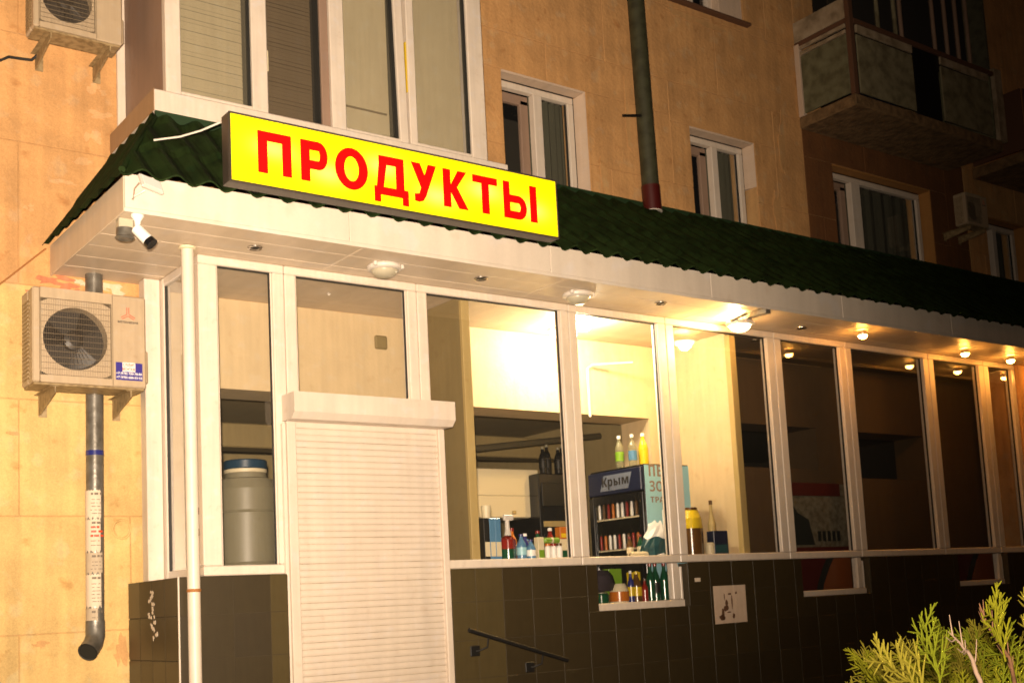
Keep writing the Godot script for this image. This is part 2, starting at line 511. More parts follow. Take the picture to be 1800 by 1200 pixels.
func flashgun(eye: Vector3, rt: Vector3, up: Vector3, fw: Vector3) -> void:
	var at := eye + up * 0.13 - rt * 0.03 - fw * 0.05
	var t := thing("flashgun", "small black camera flash firing in front of the shop, held above the photographer's camera", "camera flash", at)
	var aim := (Vector3(0.10, 3.75, 0.0) - at).normalized()
	t.basis = Basis.looking_at(aim, Vector3.UP)
	obj("body", B(-0.035, -0.03, 0.012, 0.035, 0.03, 0.09, 0.004), M.metal_dark, t)
	obj("flash_window", B(-0.03, -0.02, 0.004, 0.03, 0.02, 0.012, 0.001), M.flash_face, t)
	var l := SpotLight3D.new()
	l.name = "flash_light"
	l.light_color = Color(1.0, 0.90, 0.785); l.light_energy = 31.5; l.light_size = 0.03
	l.spot_angle = 36.3; l.spot_angle_attenuation = 1.0; l.spot_range = 60.0; l.spot_attenuation = 2.0
	l.shadow_enabled = true
	l.position = Vector3(0, 0, -0.01)
	t.add_child(l)
	var spill := OmniLight3D.new()            # what the flash scatters outside its beam
	spill.name = "flash_spill"
	spill.light_color = l.light_color; spill.light_energy = 3.3; spill.light_size = 0.03; spill.omni_range = 60.0; spill.omni_attenuation = 2.0
	spill.shadow_enabled = true
	spill.position = Vector3(0, 0, -0.012)
	t.add_child(spill)

func ground() -> void:
	struct("ground", B(-60, -0.3, -60, 60, 0.0, 60), M.asphalt)
	struct("pavement", B(-6, 0.004, 0.1, 16, 0.12, 3.4, 0.01), M.paving)
	struct("porch_step", B(0.3, 0.12, 0.085, 1.95, 0.5, 1.15, 0.01), M.concrete)

# ------------------------------------------------------------------ apartment building
func building() -> void:
	var t := thing("apartment_building", "ochre plastered apartment block with white windows behind and above the shop", "building", Vector3(0, 0, BZ))
	t.position = Vector3.ZERO
	var holes := [R(2.92, 4.5, 3.807, 5.847), R(5.04, 4.5, 5.896, 5.794), R(7.05, 4.5, 8.70, 5.80), R(9.74, 4.5, 10.55, 5.67),
		R(4.75, 7.0, 5.88, 8.3), R(6.95, 6.2, 8.7, 8.3), R(0.05, 4.66, 1.95, 7.6)]
	var zones := [R(-6, 3.613, 16, 9.6), R(-6, -0.3, 0.0, 3.613), R(9.3, -0.3, 16, 3.613)]
	for r in minus(zones, holes):
		obj("wall", B(r.position.x, r.position.y, BZ - 0.32, r.end.x, r.end.y, BZ - 0.009), M.wall_core, t)
	var rows := [-0.3, 0.8, 1.508, 2.206, 2.908, 3.613, 4.51, 5.205, 6.175, 6.9, 7.6, 8.5, 9.6]
	for i in rows.size() - 1:
		var y0: float = rows[i]; var y1: float = rows[i + 1]
		var xs := [-6.0, 16.0]
		for k in 17:
			var jx := -6.0 + (0.25 if i % 2 == 0 else 0.99) + 1.4 * k
			if jx < 15.8 and jx > -5.9: xs.append(jx)
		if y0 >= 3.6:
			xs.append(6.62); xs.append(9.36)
		xs.sort()
		for k in xs.size() - 1:
			var a: float = xs[k]; var b: float = xs[k + 1]
			if b - a < 0.02: continue
			if y1 <= 3.62:
				if a >= 0.0 and b <= 9.3: continue
				if a < 0.0 and b > 0.0: b = 0.0
				if a < 9.3 and b > 9.3: a = 9.3
			var brown := y0 >= 3.6 and y1 < 6.2 and a >= 6.6 and b <= 9.4  # panels under the balcony carry its shadow as colour
			var m: Material = M.plaster_shaded if brown else (M.plaster_yellow if y1 <= 3.62 else M.plaster_rose)
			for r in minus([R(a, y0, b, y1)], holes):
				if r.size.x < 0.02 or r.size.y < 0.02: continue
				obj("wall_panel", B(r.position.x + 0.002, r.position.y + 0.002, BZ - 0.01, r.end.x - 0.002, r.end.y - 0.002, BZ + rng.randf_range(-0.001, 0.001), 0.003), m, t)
	flat_window(t, 2.92, 3.807, 5.847, 3.36, 0.045, M.reveal_plaster, 4.55)
	flat_window(t, 5.04, 5.896, 5.794, 5.45, 0.04, M.reveal_plaster, 5.36)
	flat_window(t, 7.05, 8.70, 5.80, 7.53, 0.075, M.reveal_orange, 4.55)
	flat_window(t, 9.74, 10.55, 5.67, 10.05, 0.04, M.reveal_orange, 4.55)
	# window at the top edge of the photo
	var w := obj("window", B(4.75, 7.0, BZ - 0.16, 5.88, 7.055, BZ - 0.1, 0.006), M.white_frame, t)
	for x in [4.75, 5.24, 5.50]:
		obj("frame", B(x, 7.055, BZ - 0.16, x + 0.07, 8.3, BZ - 0.1, 0.006), M.white_frame, w)
	obj("reveal", B(5.56, 7.0, BZ - 0.12, 5.88, 8.3, BZ - 0.012, 0.004), M.reveal_plaster, w)
	obj("sill", B(4.70, 6.955, BZ - 0.12, 5.93, 6.985, BZ + 0.06, 0.006), M.wood_brown, w)
	obj("pane", B(4.8, 7.05, BZ - 0.135, 5.56, 8.3, BZ - 0.13), M.pane, w)
	obj("dark_interior", B(4.75, 6.9, BZ - 1.2, 5.9, 8.4, BZ - 0.9), M.dark_room, w)
	# ring left by a plugged hole in the plaster
	var ring := []
	for k in 25: ring.append(Vector3(-0.205 + 0.055 * cos(TAU * k / 24), 2.125 + 0.058 * sin(TAU * k / 24), BZ + 0.002))
	var plug := obj("plugged_hole", MB.new().tube(ring, 0.007, 0.007, 6, false), M.plaster_yellow, t)
	obj("plug", MB.new().lathe([Vector2(0.046, 0), Vector2(0.046, 0.006), Vector2(0.0, 0.010)], Transform3D(Basis(Vector3.RIGHT, PI / 2), Vector3(-0.205, 2.125, BZ)), 20), M.plaster_yellow, plug)
	var pr := RandomNumberGenerator.new()
	pr.seed = 9
	var patches := [[-0.62, 3.655, 0.13, 0.035, "peel_red"], [-0.50, 3.60, 0.07, 0.05, "peel_red"], [-0.27, 3.655, 0.13, 0.03, "peel_pale"], [-0.20, 3.61, 0.07, 0.05, "peel_pale"], [-0.70, 3.59, 0.05, 0.03, "peel_red"], [-0.42, 3.66, 0.05, 0.025, "peel_pale"], [-0.14, 3.56, 0.04, 0.05, "peel_red"],
		[-0.30, 4.78, 0.07, 0.03, "rubbed"], [-0.36, 4.62, 0.05, 0.05, "rubbed"], [-0.33, 4.95, 0.05, 0.04, "rubbed"], [-0.45, 4.44, 0.09, 0.03, "rubbed"], [-0.55, 4.30, 0.06, 0.02, "rubbed"], [-0.75, 4.10, 0.03, 0.02, "rubbed"],
		[-0.70, 1.45, 0.05, 0.02, "stain"], [-0.22, 1.38, 0.04, 0.10, "stain"], [-0.85, 2.70, 0.03, 0.015, "stain"], [6.3, 5.9, 0.05, 0.35, "stain"], [6.15, 5.3, 0.06, 0.25, "stain"], [5.3, 6.85, 0.35, 0.04, "stain"], [4.28, 5.6, 0.03, 0.4, "stain"], [3.95, 5.1, 0.05, 0.2, "stain"]]
	var layer_z := 0.0
	for q in patches:
		for k in 4:
			var c := Vector2(q[0] + pr.randf_range(-0.8, 0.8) * q[2], q[1] + pr.randf_range(-0.6, 0.6) * q[3])
			var poly := PackedVector2Array()
			for m in 11: poly.append(c + Vector2(cos(TAU * m / 11) * q[2], sin(TAU * m / 11) * q[3]) * pr.randf_range(0.25, 0.8))
			obj("worn_patch", MB.new().prism(poly, BZ - 0.003, BZ + 0.0019 + layer_z), M[q[4]], t)
			layer_z += 0.00005
	glazed_bay(t)
	balcony(t)

func flat_window(t: Node, x0: float, x1: float, top: float, mull: float, mw: float, reveal: Material, rev_bottom: float) -> void:
	var y0 := 4.5
	var zf := BZ - 0.12
	var fx0 := x0 + 0.03; var fx1 := x1 - 0.055; var ft := top - 0.035
	var w := obj("window", B(fx0, ft - 0.055, zf - 0.05, fx1, ft, zf + 0.012, 0.006), M.white_frame, t)
	obj("frame", B(fx0, y0, zf - 0.05, fx0 + 0.045, ft - 0.057, zf + 0.012, 0.006), M.white_frame, w)
	obj("frame", B(fx1 - 0.06, y0, zf - 0.05, fx1, ft - 0.057, zf + 0.012, 0.006), M.white_frame, w)
	obj("mullion", B(mull - mw, y0, zf - 0.05, mull + mw, ft - 0.057, zf + 0.02, 0.006), M.white_frame, w)
	# the sealing gap round the frame
	obj("gap", MB.new().box(Vector3(fx0, ft + 0.001, zf - 0.03), Vector3(fx1 + 0.012, ft + 0.014, zf + 0.002)).box(Vector3(fx1 + 0.001, y0, zf - 0.03), Vector3(fx1 + 0.012, ft, zf + 0.002)), M.gasket, w)
	# painted plaster of the reveal: head and right jamb, splayed
	obj("reveal", MB.new().prism(PackedVector2Array([Vector2(x0 + 0.002, ft + 0.014), Vector2(fx1 + 0.03, ft + 0.014), Vector2(x1 - 0.002, top - 0.002), Vector2(x0 + 0.002, top - 0.002)]), BZ - 0.118, BZ - 0.004), reveal, w)
	var j := MB.new()
	var jz := zf - 0.02
	j.quad(Vector3(fx1 + 0.012, rev_bottom, jz), Vector3(x1 - 0.004, rev_bottom, BZ - 0.004), Vector3(x1 - 0.004, top - 0.004, BZ - 0.004), Vector3(fx1 + 0.012, ft, jz))
	j.quad(Vector3(fx1 + 0.012, rev_bottom, jz), Vector3(x1 - 0.001, rev_bottom, jz), Vector3(x1 - 0.001, rev_bottom, BZ - 0.004), Vector3(x1 - 0.004, rev_bottom, BZ - 0.004))
	j.quad(Vector3(x1 - 0.001, rev_bottom, jz), Vector3(x1 - 0.001, top - 0.004, jz), Vector3(x1 - 0.001, top - 0.004, BZ - 0.004), Vector3(x1 - 0.001, rev_bottom, BZ - 0.004))
	obj("reveal", j, reveal, w)
	# sash bars that stand behind the left light, dark glass, curtain in the right light
	obj("sash", B(mull - mw - 0.085, y0, zf - 0.10, mull - mw - 0.003, ft - 0.10, zf - 0.055, 0.005), M.taupe_panel, w)
	obj("sash", B(fx0 + 0.05, ft - 0.14, zf - 0.10, mull - mw - 0.003, ft - 0.06, zf - 0.055, 0.005), M.taupe_panel, w)
	obj("pane", B(fx0 + 0.045, y0, zf - 0.080, mull - mw, ft - 0.06, zf - 0.076), M.pane, w)
	obj("pane", B(mull + mw, y0, zf - 0.030, fx1 - 0.06, ft - 0.06, zf - 0.026), M.pane, w)
	obj("gasket", B(fx1 - 0.075, y0, zf - 0.026, fx1 - 0.061, ft - 0.06, zf - 0.012), M.gasket, w)
	var folds := MB.new()
	var n := 22
	for k in n:
		var a := lerpf(mull + mw - 0.02, fx1 + 0.02, float(k) / n); var b := lerpf(mull + mw - 0.02, fx1 + 0.02, float(k + 1) / n)
		var za := zf - 0.16 + 0.018 * sin(k * 1.7); var zb := zf - 0.16 + 0.018 * sin((k + 1) * 1.7)
		folds.quad(Vector3(a, y0, za), Vector3(b, y0, zb), Vector3(b, ft, zb), Vector3(a, ft, za))
	obj("curtain", folds, M.curtain, w)
	obj("dark_interior", B(x0 - 0.1, y0 - 0.1, BZ - 1.3, x1 + 0.1, top + 0.1, BZ - 1.0), M.dark_room, w)

func glazed_bay(t: Node) -> void:
	var z := -0.02
	var y0 := 4.66; var y1 := 7.4
	var bay := obj("glazed_balcony", B(-0.246, 4.53, BZ + 0.002, 2.33, 4.66, 0.04, 0.006), M.white_frame, t)
	obj("ledge_side", B(-0.2495, 4.528, BZ + 0.003, -0.2462, 4.662, 0.034), M.ledge_side, bay)
	obj("side_panel", B(-0.15, y0 + 0.002, BZ + 0.003, -0.13, y1, z - 0.004, 0.003), M.taupe_panel, bay)
	obj("edge_trim", B(-0.205, 4.663, BZ + 0.003, -0.152, y1, BZ + 0.03, 0.004), M.white_frame, bay)
	obj("right_side", B(2.17, y0 + 0.002, BZ + 0.003, 2.199, y1, z - 0.065, 0.003), M.white_frame, bay)
	for p in [[-0.152, -0.056, 0.0], [0.405, 0.511, 0.0], [0.955, 1.06, 0.012], [1.557, 1.618, 0.0], [2.068, 2.199, 0.0]]:
		obj("post", B(p[0], y0 + 0.001, z - 0.06, p[1], y1, z + p[2], 0.006), M.white_frame, bay)
	# bottom rails
	for p in [[-0.056, 0.405], [1.618, 2.068]]:
		obj("bottom_rail", B(p[0], y0 + 0.001, z - 0.055, p[1], y0 + 0.05, z - 0.004, 0.005), M.white_frame, bay)
		obj("gasket", B(p[1] - 0.020, y0 + 0.05, z - 0.05, p[1] - 0.002, y1, z - 0.022), M.gasket, bay)
		obj("pane", B(p[0], y0 + 0.05, z - 0.045, p[1] - 0.002, y1, z - 0.041), M.pane_dusty, bay)
	# second light: darker sash set deeper, its right stile taupe
	obj("sash_stile", B(0.895, y0 + 0.001, z - 0.10, 0.953, y1, z - 0.01, 0.005), M.taupe_panel, bay)
	obj("bottom_rail", B(0.511, y0 + 0.001, z - 0.10, 0.895, y0 + 0.045, z - 0.03, 0.005), M.taupe_panel, bay)
	obj("gasket", B(0.880, y0 + 0.045, z - 0.09, 0.894, y1, z - 0.03), M.gasket, bay)
	obj("pane", B(0.511, y0 + 0.045, z - 0.075, 0.895, y1, z - 0.071), M.pane, bay)
	obj("handle", B(0.522, 4.98, z - 0.07, 0.533, 5.12, z - 0.03, 0.004), M.cream, bay)
	# third light: sash tilted inwards at its head
	var tilt := Transform3D(Basis(Vector3(0, 0, 1), 0.016) * Basis(Vector3(1, 0, 0), 0.0), Vector3(1.06, y0, z))
	obj("tilted_sash", MB.new().box(Vector3(0.415, 0.02, -0.05), Vector3(0.482, 2.7, 0.004), 0.006, tilt), M.white_frame, bay)
	obj("bottom_rail", B(1.06, y0 + 0.001, z - 0.055, 1.545, y0 + 0.048, z - 0.006, 0.005), M.white_frame, bay)
	obj("gasket", MB.new().box(Vector3(0.388, 0.05, -0.045), Vector3(0.414, 2.7, -0.02), 0.0, tilt), M.gasket, bay)
	obj("pane", B(1.06, y0 + 0.048, z - 0.049, 1.45, y1, z - 0.045), M.pane_dusty, bay)
	obj("strap", B(1.548, 5.06, z - 0.03, 1.556, 5.42, z - 0.012), M.bottle_yellow, bay)
	# blinds behind the lights
	var slats := MB.new(); var slats_d := MB.new()
	var tl := Basis(Vector3(1, 0, 0), 1.32)
	var k := 0
	while 4.72 + k * 0.027 < y1:
		var y := 4.72 + k * 0.027
		slats.box(Vector3(-0.225, -0.0006, -0.0150), Vector3(0.225, 0.0006, 0.0150), 0.0, Transform3D(tl, Vector3(0.165, y + 0.001 * sin(k * 2.3), z - 0.12)))
		slats_d.box(Vector3(-0.19, -0.0006, -0.0150), Vector3(0.19, 0.0006, 0.0150), 0.0, Transform3D(tl, Vector3(0.705, y + 0.001 * sin(k * 1.3), z - 0.15)))
		k += 1
	stuff(obj("blind_slats", slats, M.blind, bay)); stuff(obj("blind_slats", slats_d, M.blind_dark, bay))
	for p in [[1.05, 1.47], [1.60, 2.08]]:
		var cl := MB.new()
		var n := 14
		for q in n:
			var a := lerpf(p[0], p[1], float(q) / n); var b := lerpf(p[0], p[1], float(q + 1) / n)
			var za := z - 0.13 + 0.0006 * sin(q * 0.7); var zb := z - 0.13 + 0.0006 * sin((q + 1) * 0.7)
			cl.quad(Vector3(a, y0, za), Vector3(b, y0, zb), Vector3(b, y1, zb), Vector3(a, y1, za))
		obj("roller_blind", cl, M.blind, bay)
	obj("hem_bar", B(1.07, 4.905, z - 0.118, 1.44, 4.915, z - 0.108), M.blind_dark, bay)
	obj("ceiling", B(-0.15, y1, BZ + 0.003, 2.199, y1 + 0.2, 0.02), M.white_frame, bay)
	obj("back_board", B(-0.128, 4.662, z - 0.30, 2.168, y1, z - 0.28), M.dark_room, bay)

func balcony(t: Node) -> void:
	var zf := -0.083
	var b := obj("balcony", B(6.59, 6.07, BZ + 0.002, 9.07, 6.185, zf, 0.01), M.concrete, t)
	obj("side_panel", B(6.60, 6.21, -0.70, 6.62, 6.80, zf - 0.06, 0.003), M.balcony_side, b)
	obj("side_post", B(6.585, 6.187, -0.765, 6.635, 6.93, -0.705, 0.004), M.reveal_plaster, b)
	for y in [6.81, 6.87]:
		obj("side_rail", B(6.592, y, -0.70, 6.625, y + 0.035, zf - 0.06, 0.004), M.board_pale, b)
	obj("side_board", B(6.60, 6.96, -0.765, 6.625, 7.17, zf - 0.05, 0.003), M.board_pale, b)
	obj("side_frame", B(6.595, 6.91, -0.765, 6.64, 6.955, zf - 0.005, 0.004), M.wood_brown, b)
	obj("corner_post", B(6.595, 6.187, zf - 0.055, 6.66, 8.3, zf - 0.002, 0.005), M.wood_brown, b)
	for p in [[6.70, 7.58], [8.06, 8.92]]:
		obj("front_panel", B(p[0], 6.215, zf - 0.03, p[1], 6.80, zf - 0.012, 0.003), M.balcony_panel, b)
		obj("front_rail", B(p[0], 6.82, zf - 0.03, p[1], 6.90, zf - 0.004, 0.004), M.board_pale, b)
	obj("dark_gap_sheet", B(7.6, 6.2, zf - 0.05, 8.04, 6.93, zf - 0.03, 0.003), M.metal_dark, b)  # near-black sheet standing in for the dark gap between the front panels
	obj("top_rail", B(6.66, 6.91, zf - 0.04, 9.03, 6.955, zf - 0.002, 0.004), M.wood_brown, b)
	for x in [7.06, 7.34, 7.44, 8.0, 8.22, 8.42, 8.62]:
		obj("glazing_bar", B(x, 6.957, zf - 0.04, x + 0.026, 8.3, zf - 0.006, 0.004), M.taupe_panel if x > 7.4 else M.balcony_panel, b)
	obj("pane", B(6.66, 6.96, zf - 0.03, 9.0, 8.3, zf - 0.026), M.pane, b)
	obj("added_dark_sheet", B(6.67, 6.95, zf - 0.30, 9.0, 8.3, zf - 0.28), M.dark_room, b)  # near-black sheet added to darken the view into the balcony
	obj("end_post", B(9.03, 6.19, zf - 0.05, 9.17, 7.0, zf, 0.005), M.board_pale, b)
	obj("end_wall", B(9.03, 6.187, BZ + 0.004, 9.06, 8.3, zf - 0.055), M.balcony_side, b)
	obj("roof_slab", B(6.55, 8.3, BZ + 0.002, 9.1, 8.42, zf + 0.03, 0.01), M.concrete, b)
	obj("dark_interior", B(6.9, 6.15, BZ - 1.3, 8.8, 8.4, BZ - 1.0), M.dark_room, b)
	# next balcony along the facade, only its slab end and rail reach into the picture
	var c := obj("balcony", B(9.55, 6.07, BZ + 0.002, 12.0, 6.185, zf, 0.01), M.concrete, t)
	obj("front_panel", B(9.6, 6.21, zf - 0.03, 12.0, 6.9, zf - 0.012, 0.003), M.wood_brown, c)
	obj("side_panel", B(9.56, 6.21, -0.75, 9.58, 6.9, zf - 0.03, 0.003), M.wood_brown, c)

# ------------------------------------------------------------------ the shop: glazed annex in front of the building
func shop() -> void:
	var t := thing("grocery_shop", "low glazed grocery shop with white window frames, dark tiled base and green metal roof", "shop")
	var zi := -0.045; var zo := 0.032
	var holes := [R(2.905, 1.46, 3.80, 1.80), R(5.10, 1.475, 5.985, 1.80), R(7.29, 1.49, 8.11, 1.81), R(0.5, 0.3, 1.66, 2.75)]
	# tiled base
	for r in minus([R(-0.155, 0.1, 9.3, 1.782)], holes):
		obj("plinth", B(r.position.x, r.position.y, -0.02, r.end.x, r.end.y, 0.0765), M.grout, t)
	obj("plinth", B(-0.162, 0.1, BZ + 0.002, -0.10, 1.782, -0.021), M.grout, t)
	var ys := [1.79, 1.57, 1.32, 1.072, 0.825, 0.578, 0.331]
	var xs := [-0.168, -0.089, 0.156, 0.386, 0.497]
	var xr := [1.66, 1.85, 2.071]
	while xr[-1] < 9.3: xr.append(xr[-1] + 0.2447)
	var made := 0
	for j in ys.size() - 1:
		for part in [xs, xr]:
			for i in part.size() - 1:
				for r in minus([R(part[i], ys[j + 1], part[i + 1], ys[j])], holes):
					if r.size.x < 0.012 or r.size.y < 0.012: continue
					var pale: bool = (part[i] >= 0.38 and part[i] < 0.49) or (part[i] >= 1.6 and part[i] < 2.0)
					var m: Material = M.tile_olive if pale else [M.tile_dark, M.tile_dark_b, M.tile_dark_c][rng.randi() % 3]
					var p := rng.randf_range(-0.0008, 0.0008)
					obj("tile", B(r.position.x + 0.0014, r.position.y + 0.0014, 0.0767, r.end.x - 0.0014, r.end.y - 0.0014, 0.0795 + p, 0.0006), m, t)
		for i in 4:
			var z0 := BZ + 0.004 + i * 0.2085
			obj("tile", B(-0.170, ys[j + 1] + 0.0022, z0 + 0.002, -0.1622, ys[j] - 0.0022, z0 + 0.2065, 0.0018), [M.tile_dark, M.tile_dark_b, M.tile_dark_c][rng.randi() % 3], t)
	obj("corner_trim", B(-0.174, 0.3, 0.074, -0.165, 1.79, 0.084, 0.002), M.white_frame, t)
	# paint mark scraped on the side tiles
	var scr := MB.new()
	var sx := Transform3D(Basis(Vector3(0, 0, 1), Vector3(0, 1, 0), Vector3(-1, 0, 0)), Vector3(-0.1702, 0, 0))
	for k in 26:
		var y := 1.72 - k * 0.0105 + rng.randf_range(-0.012, 0.012)
		var z := -0.385 + 0.03 * sin(k * 0.9) + rng.randf_range(-0.03, 0.03) + k * 0.003
		var blob := PackedVector2Array()
		for q in 7: blob.append(Vector2(z + cos(TAU * q / 7) * rng.randf_range(0.004, 0.020), y + sin(TAU * q / 7) * rng.randf_range(0.004, 0.017)))
		scr.prism(blob, 0.0, 0.0012 + 0.00005 * k, sx)
	obj("scraped_paint", scr, M.paper, t)
	# windows along the front
	var g := [[0.118, 0.478, 0.0, 0.556], [0.634, 1.443, 0.556, 1.518], [1.594, 2.738, 1.518, 2.813], [2.888, 3.698, 2.813, 3.782], [3.867, 4.938, 3.782, 5.026], [5.113, 5.878, 5.026, 5.96], [6.043, 7.096, 5.96, 7.18], [7.264, 8.002, 7.18, 8.09], [8.178, 8.572, 8.09, 8.65]]
	var frames := []
	for i in g.size():
		var q: Array = g[i]
		var gb := 1.849; var ob := 1.792
		if i == 1: gb = 2.86; ob = 2.80
		var w := obj("window", B(q[2] + 0.002, 3.64, zi, q[3] - 0.002, SOF - 0.002, zo, 0.006), M.white_frame, t)
		obj("frame", B(q[2] + 0.002, ob, zi, q[3] - 0.002, gb, zo, 0.006), M.white_frame, w)
		obj("frame", B(q[2] + 0.002, gb + 0.001, zi, q[0], 3.639, zo, 0.006), M.white_frame, w)
		obj("frame", B(q[1], gb + 0.001, zi, q[3] - 0.002, 3.639, zo, 0.006), M.white_frame, w)
		# glazing beads and gasket
		obj("bead", B(q[0], gb, -0.006, q[0] + 0.010, 3.64, 0.018, 0.003), M.white_frame, w)
		obj("bead", B(q[1] - 0.010, gb, -0.006, q[1], 3.64, 0.018, 0.003), M.white_frame, w)
		obj("gasket", B(q[1] - 0.016, gb, -0.006, q[1] - 0.0105, 3.631, 0.010), M.gasket, w)
		obj("gasket", B(q[0] + 0.0105, 3.632, -0.006, q[1] - 0.0105, 3.6385, 0.012), M.gasket, w)
		obj("pane", B(q[0], gb, -0.002, q[1], 3.64, 0.002), M.pane, w)
	for q in [[2.913, 3.69, 1.512, 3.80, 1.457], [5.135, 5.88, 1.525, 5.98, 1.477], [7.31, 8.03, 1.54, 8.107, 1.492]]:
		var w := obj("window", B(q[0] - 0.006, q[4], -0.03, q[3], q[2], zo, 0.005), M.white_frame, t)
		obj("frame", B(q[1], q[2] + 0.001, -0.03, q[1] + 0.062, 1.788, zo - 0.004, 0.005), M.white_frame, w)
		obj("frame", B(q[1] + 0.088, q[2] + 0.001, -0.03, q[3], 1.76, zo - 0.012, 0.004), M.white_frame, w)
		obj("pane", B(q[0], q[2], -0.002, q[1], 1.79, 0.002), M.pane, w)
	# side window
	var sw := obj("side_window", B(0.003, 1.79, BZ + 0.003, 0.05, SOF - 0.002, -0.55, 0.006), M.white_frame, t)
	obj("frame", B(0.003, 3.64, -0.549, 0.05, SOF - 0.002, -0.047, 0.005), M.white_frame, sw)
	obj("frame", B(0.003, 1.79, -0.549, 0.05, 1.846, -0.047, 0.005), M.white_frame, sw)
	obj("frame", B(0.003, 1.847, -0.10, 0.05, 3.639, -0.047, 0.005), M.white_frame, sw)
	obj("gasket", B(0.012, 1.847, -0.549, 0.03, 3.639, -0.541), M.gasket, sw)
	obj("pane", B(0.022, 1.846, -0.549, 0.026, 3.64, -0.10), M.pane_dusty, sw)
	obj("wall_post", B(-0.10, 1.791, -0.70, 0.001, SOF - 0.002, -0.60, 0.005), M.white_frame, t)
	# roller shutter over the door
	var slat := MB.new()
	var prof := []
	for k in 6: prof.append(Vector2(0.0085 * sin(PI * (k + 0.35) / 5.7), k * 0.0370 / 5.0))
	for k in 5:
		slat.quad(Vector3(0.0, prof[k].y, prof[k].x), Vector3(1.035, prof[k].y, prof[k].x), Vector3(1.035, prof[k + 1].y, prof[k + 1].x), Vector3(0.0, prof[k + 1].y, prof[k + 1].x))
	var slat_mesh := slat.mesh()
	var box_poly := PackedVector2Array([Vector2(0.034, 2.712), Vector2(0.165, 2.712), Vector2(0.205, 2.752), Vector2(0.205, 2.872), Vector2(0.034, 2.872)])
	var turn := Transform3D(Basis(Vector3(0, 0, -1), Vector3(0, 1, 0), Vector3(1, 0, 0)), Vector3(0, 0, 0))
	var sh := obj("roller_shutter", MB.new().prism(PackedVector2Array([Vector2(-0.034, 2.712), Vector2(-0.034, 2.872), Vector2(-0.205, 2.872), Vector2(-0.205, 2.752), Vector2(-0.165, 2.712)]), 0.515, 1.668, turn), M.shutter_white, t)
	obj("guide_rail", B(0.525, 0.5, 0.034, 0.585, 2.711, 0.078, 0.005), M.shutter_white, sh)
	obj("guide_rail", B(1.613, 0.5, 0.034, 1.66, 2.711, 0.078, 0.005), M.shutter_white, sh)
	obj("jamb_trim", B(0.500, 0.5, 0.034, 0.523, 2.70, 0.066, 0.004), M.white_frame, sh)
	obj("slat_joint", B(0.586, 0.5, 0.038, 1.612, 2.711, 0.0458), M.board_pale, sh)
	for k in 56:
		var s := obj("slat", slat_mesh, M.shutter_white, sh, Vector3(0.582, 0.505 + k * 0.0395 + rng.randf_range(-0.0007, 0.0007), 0.046 + rng.randf_range(-0.0012, 0.0006)))
		s.rotation.z = rng.randf_range(-0.0008, 0.0008)
	# inside of the glazed strip: back wall (old facade) with openings, partitions, floor
	for r in minus([R(0.055, 0.3, 9.3, SOF - 0.03)], [R(0.2, 0.3, 1.74, 3.055), R(2.06, 0.3, 4.294, 3.045), R(5.42, 2.66, 6.45, 3.06), R(6.95, 2.59, 8.15, 3.05)]):
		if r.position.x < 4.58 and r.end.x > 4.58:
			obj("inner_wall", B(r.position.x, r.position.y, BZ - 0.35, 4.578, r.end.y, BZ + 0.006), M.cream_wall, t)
			obj("inner_wall", B(4.582, r.position.y, BZ - 0.35, r.end.x, r.end.y, BZ + 0.006), M.shaded_wall, t)
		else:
			obj("inner_wall", B(r.position.x, r.position.y, BZ - 0.35, r.end.x, r.end.y, BZ + 0.006), M.cream_wall if r.position.x < 4.58 else M.shaded_wall, t)
	obj("partition", B(1.905, 0.3, BZ + 0.002, 1.965, SOF - 0.03, -0.046, 0.003), M.olive_partition, t)
	obj("partition_edge", B(1.902, 1.85, -0.046, 1.968, SOF - 0.06, -0.016, 0.003), M.partition_edge, t)
	obj("partition", B(4.55, 0.3, BZ + 0.002, 4.605, SOF - 0.03, -0.075, 0.003), M.cream_wall, t)
	obj("partition_edge", B(4.54, 1.85, -0.075, 4.612, SOF - 0.06, -0.02, 0.003), M.partition_edge, t)
	obj("floor", B(0.05, 0.3, -5.0, 9.3, 0.5, -0.05), M.concrete, t)
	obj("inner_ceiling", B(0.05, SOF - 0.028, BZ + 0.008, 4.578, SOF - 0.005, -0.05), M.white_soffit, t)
	obj("inner_ceiling", B(4.582, SOF - 0.028, BZ + 0.008, 9.3, SOF - 0.005, -0.05), M.shaded_wall, t)
	obj("inner_sill", B(1.97, 1.808, -0.28, 4.535, 1.838, -0.047, 0.004), M.white_frame, t)
	obj("inner_sill", B(0.056, 1.808, -0.20, 0.5, 1.838, -0.047, 0.004), M.white_frame, t)
	obj("lower_shelf", B(2.2, 1.46, -0.45, 4.5, 1.50, -0.05, 0.004), M.white_frame, t)
	for q in [[0.05, 4.6], [4.62, 9.3]]:
		var rm: Material = M.back_room if q[0] < 1.0 else M.dark_room  # right-hand room near-black, its dimness put into the colour
		obj("back_room", B(q[0], 0.5, -4.1, q[1], 3.2, -4.0), rm, t)
		obj("back_room_ceiling", B(q[0], 3.2, -4.1, q[1], 3.3, BZ - 0.352), rm, t)
		obj("back_room_wall", B(q[1] - 0.02, 0.5, -4.0, q[1] + 0.015, 3.2, BZ - 0.352), rm, t)
	obj("back_room_wall", B(0.03, 0.5, -4.0, 0.07, 3.2, BZ - 0.352), M.back_room, t)
	obj("ceiling_beam", B(0.1, 2.86, -2.3, 4.55, 3.05, -2.05, 0.01), M.olive_partition, t)
	# pier at the far end
	obj("end_pier", B(8.66, 0.3, -0.30, 9.30, SOF - 0.002, 0.06, 0.01), M.plaster_rose, t)
	# square switch box on the inner wall, above the door
	obj("switch_box", B(1.64, 3.42, BZ, 1.74, 3.52, BZ + 0.03, 0.01), M.olive_partition, t)
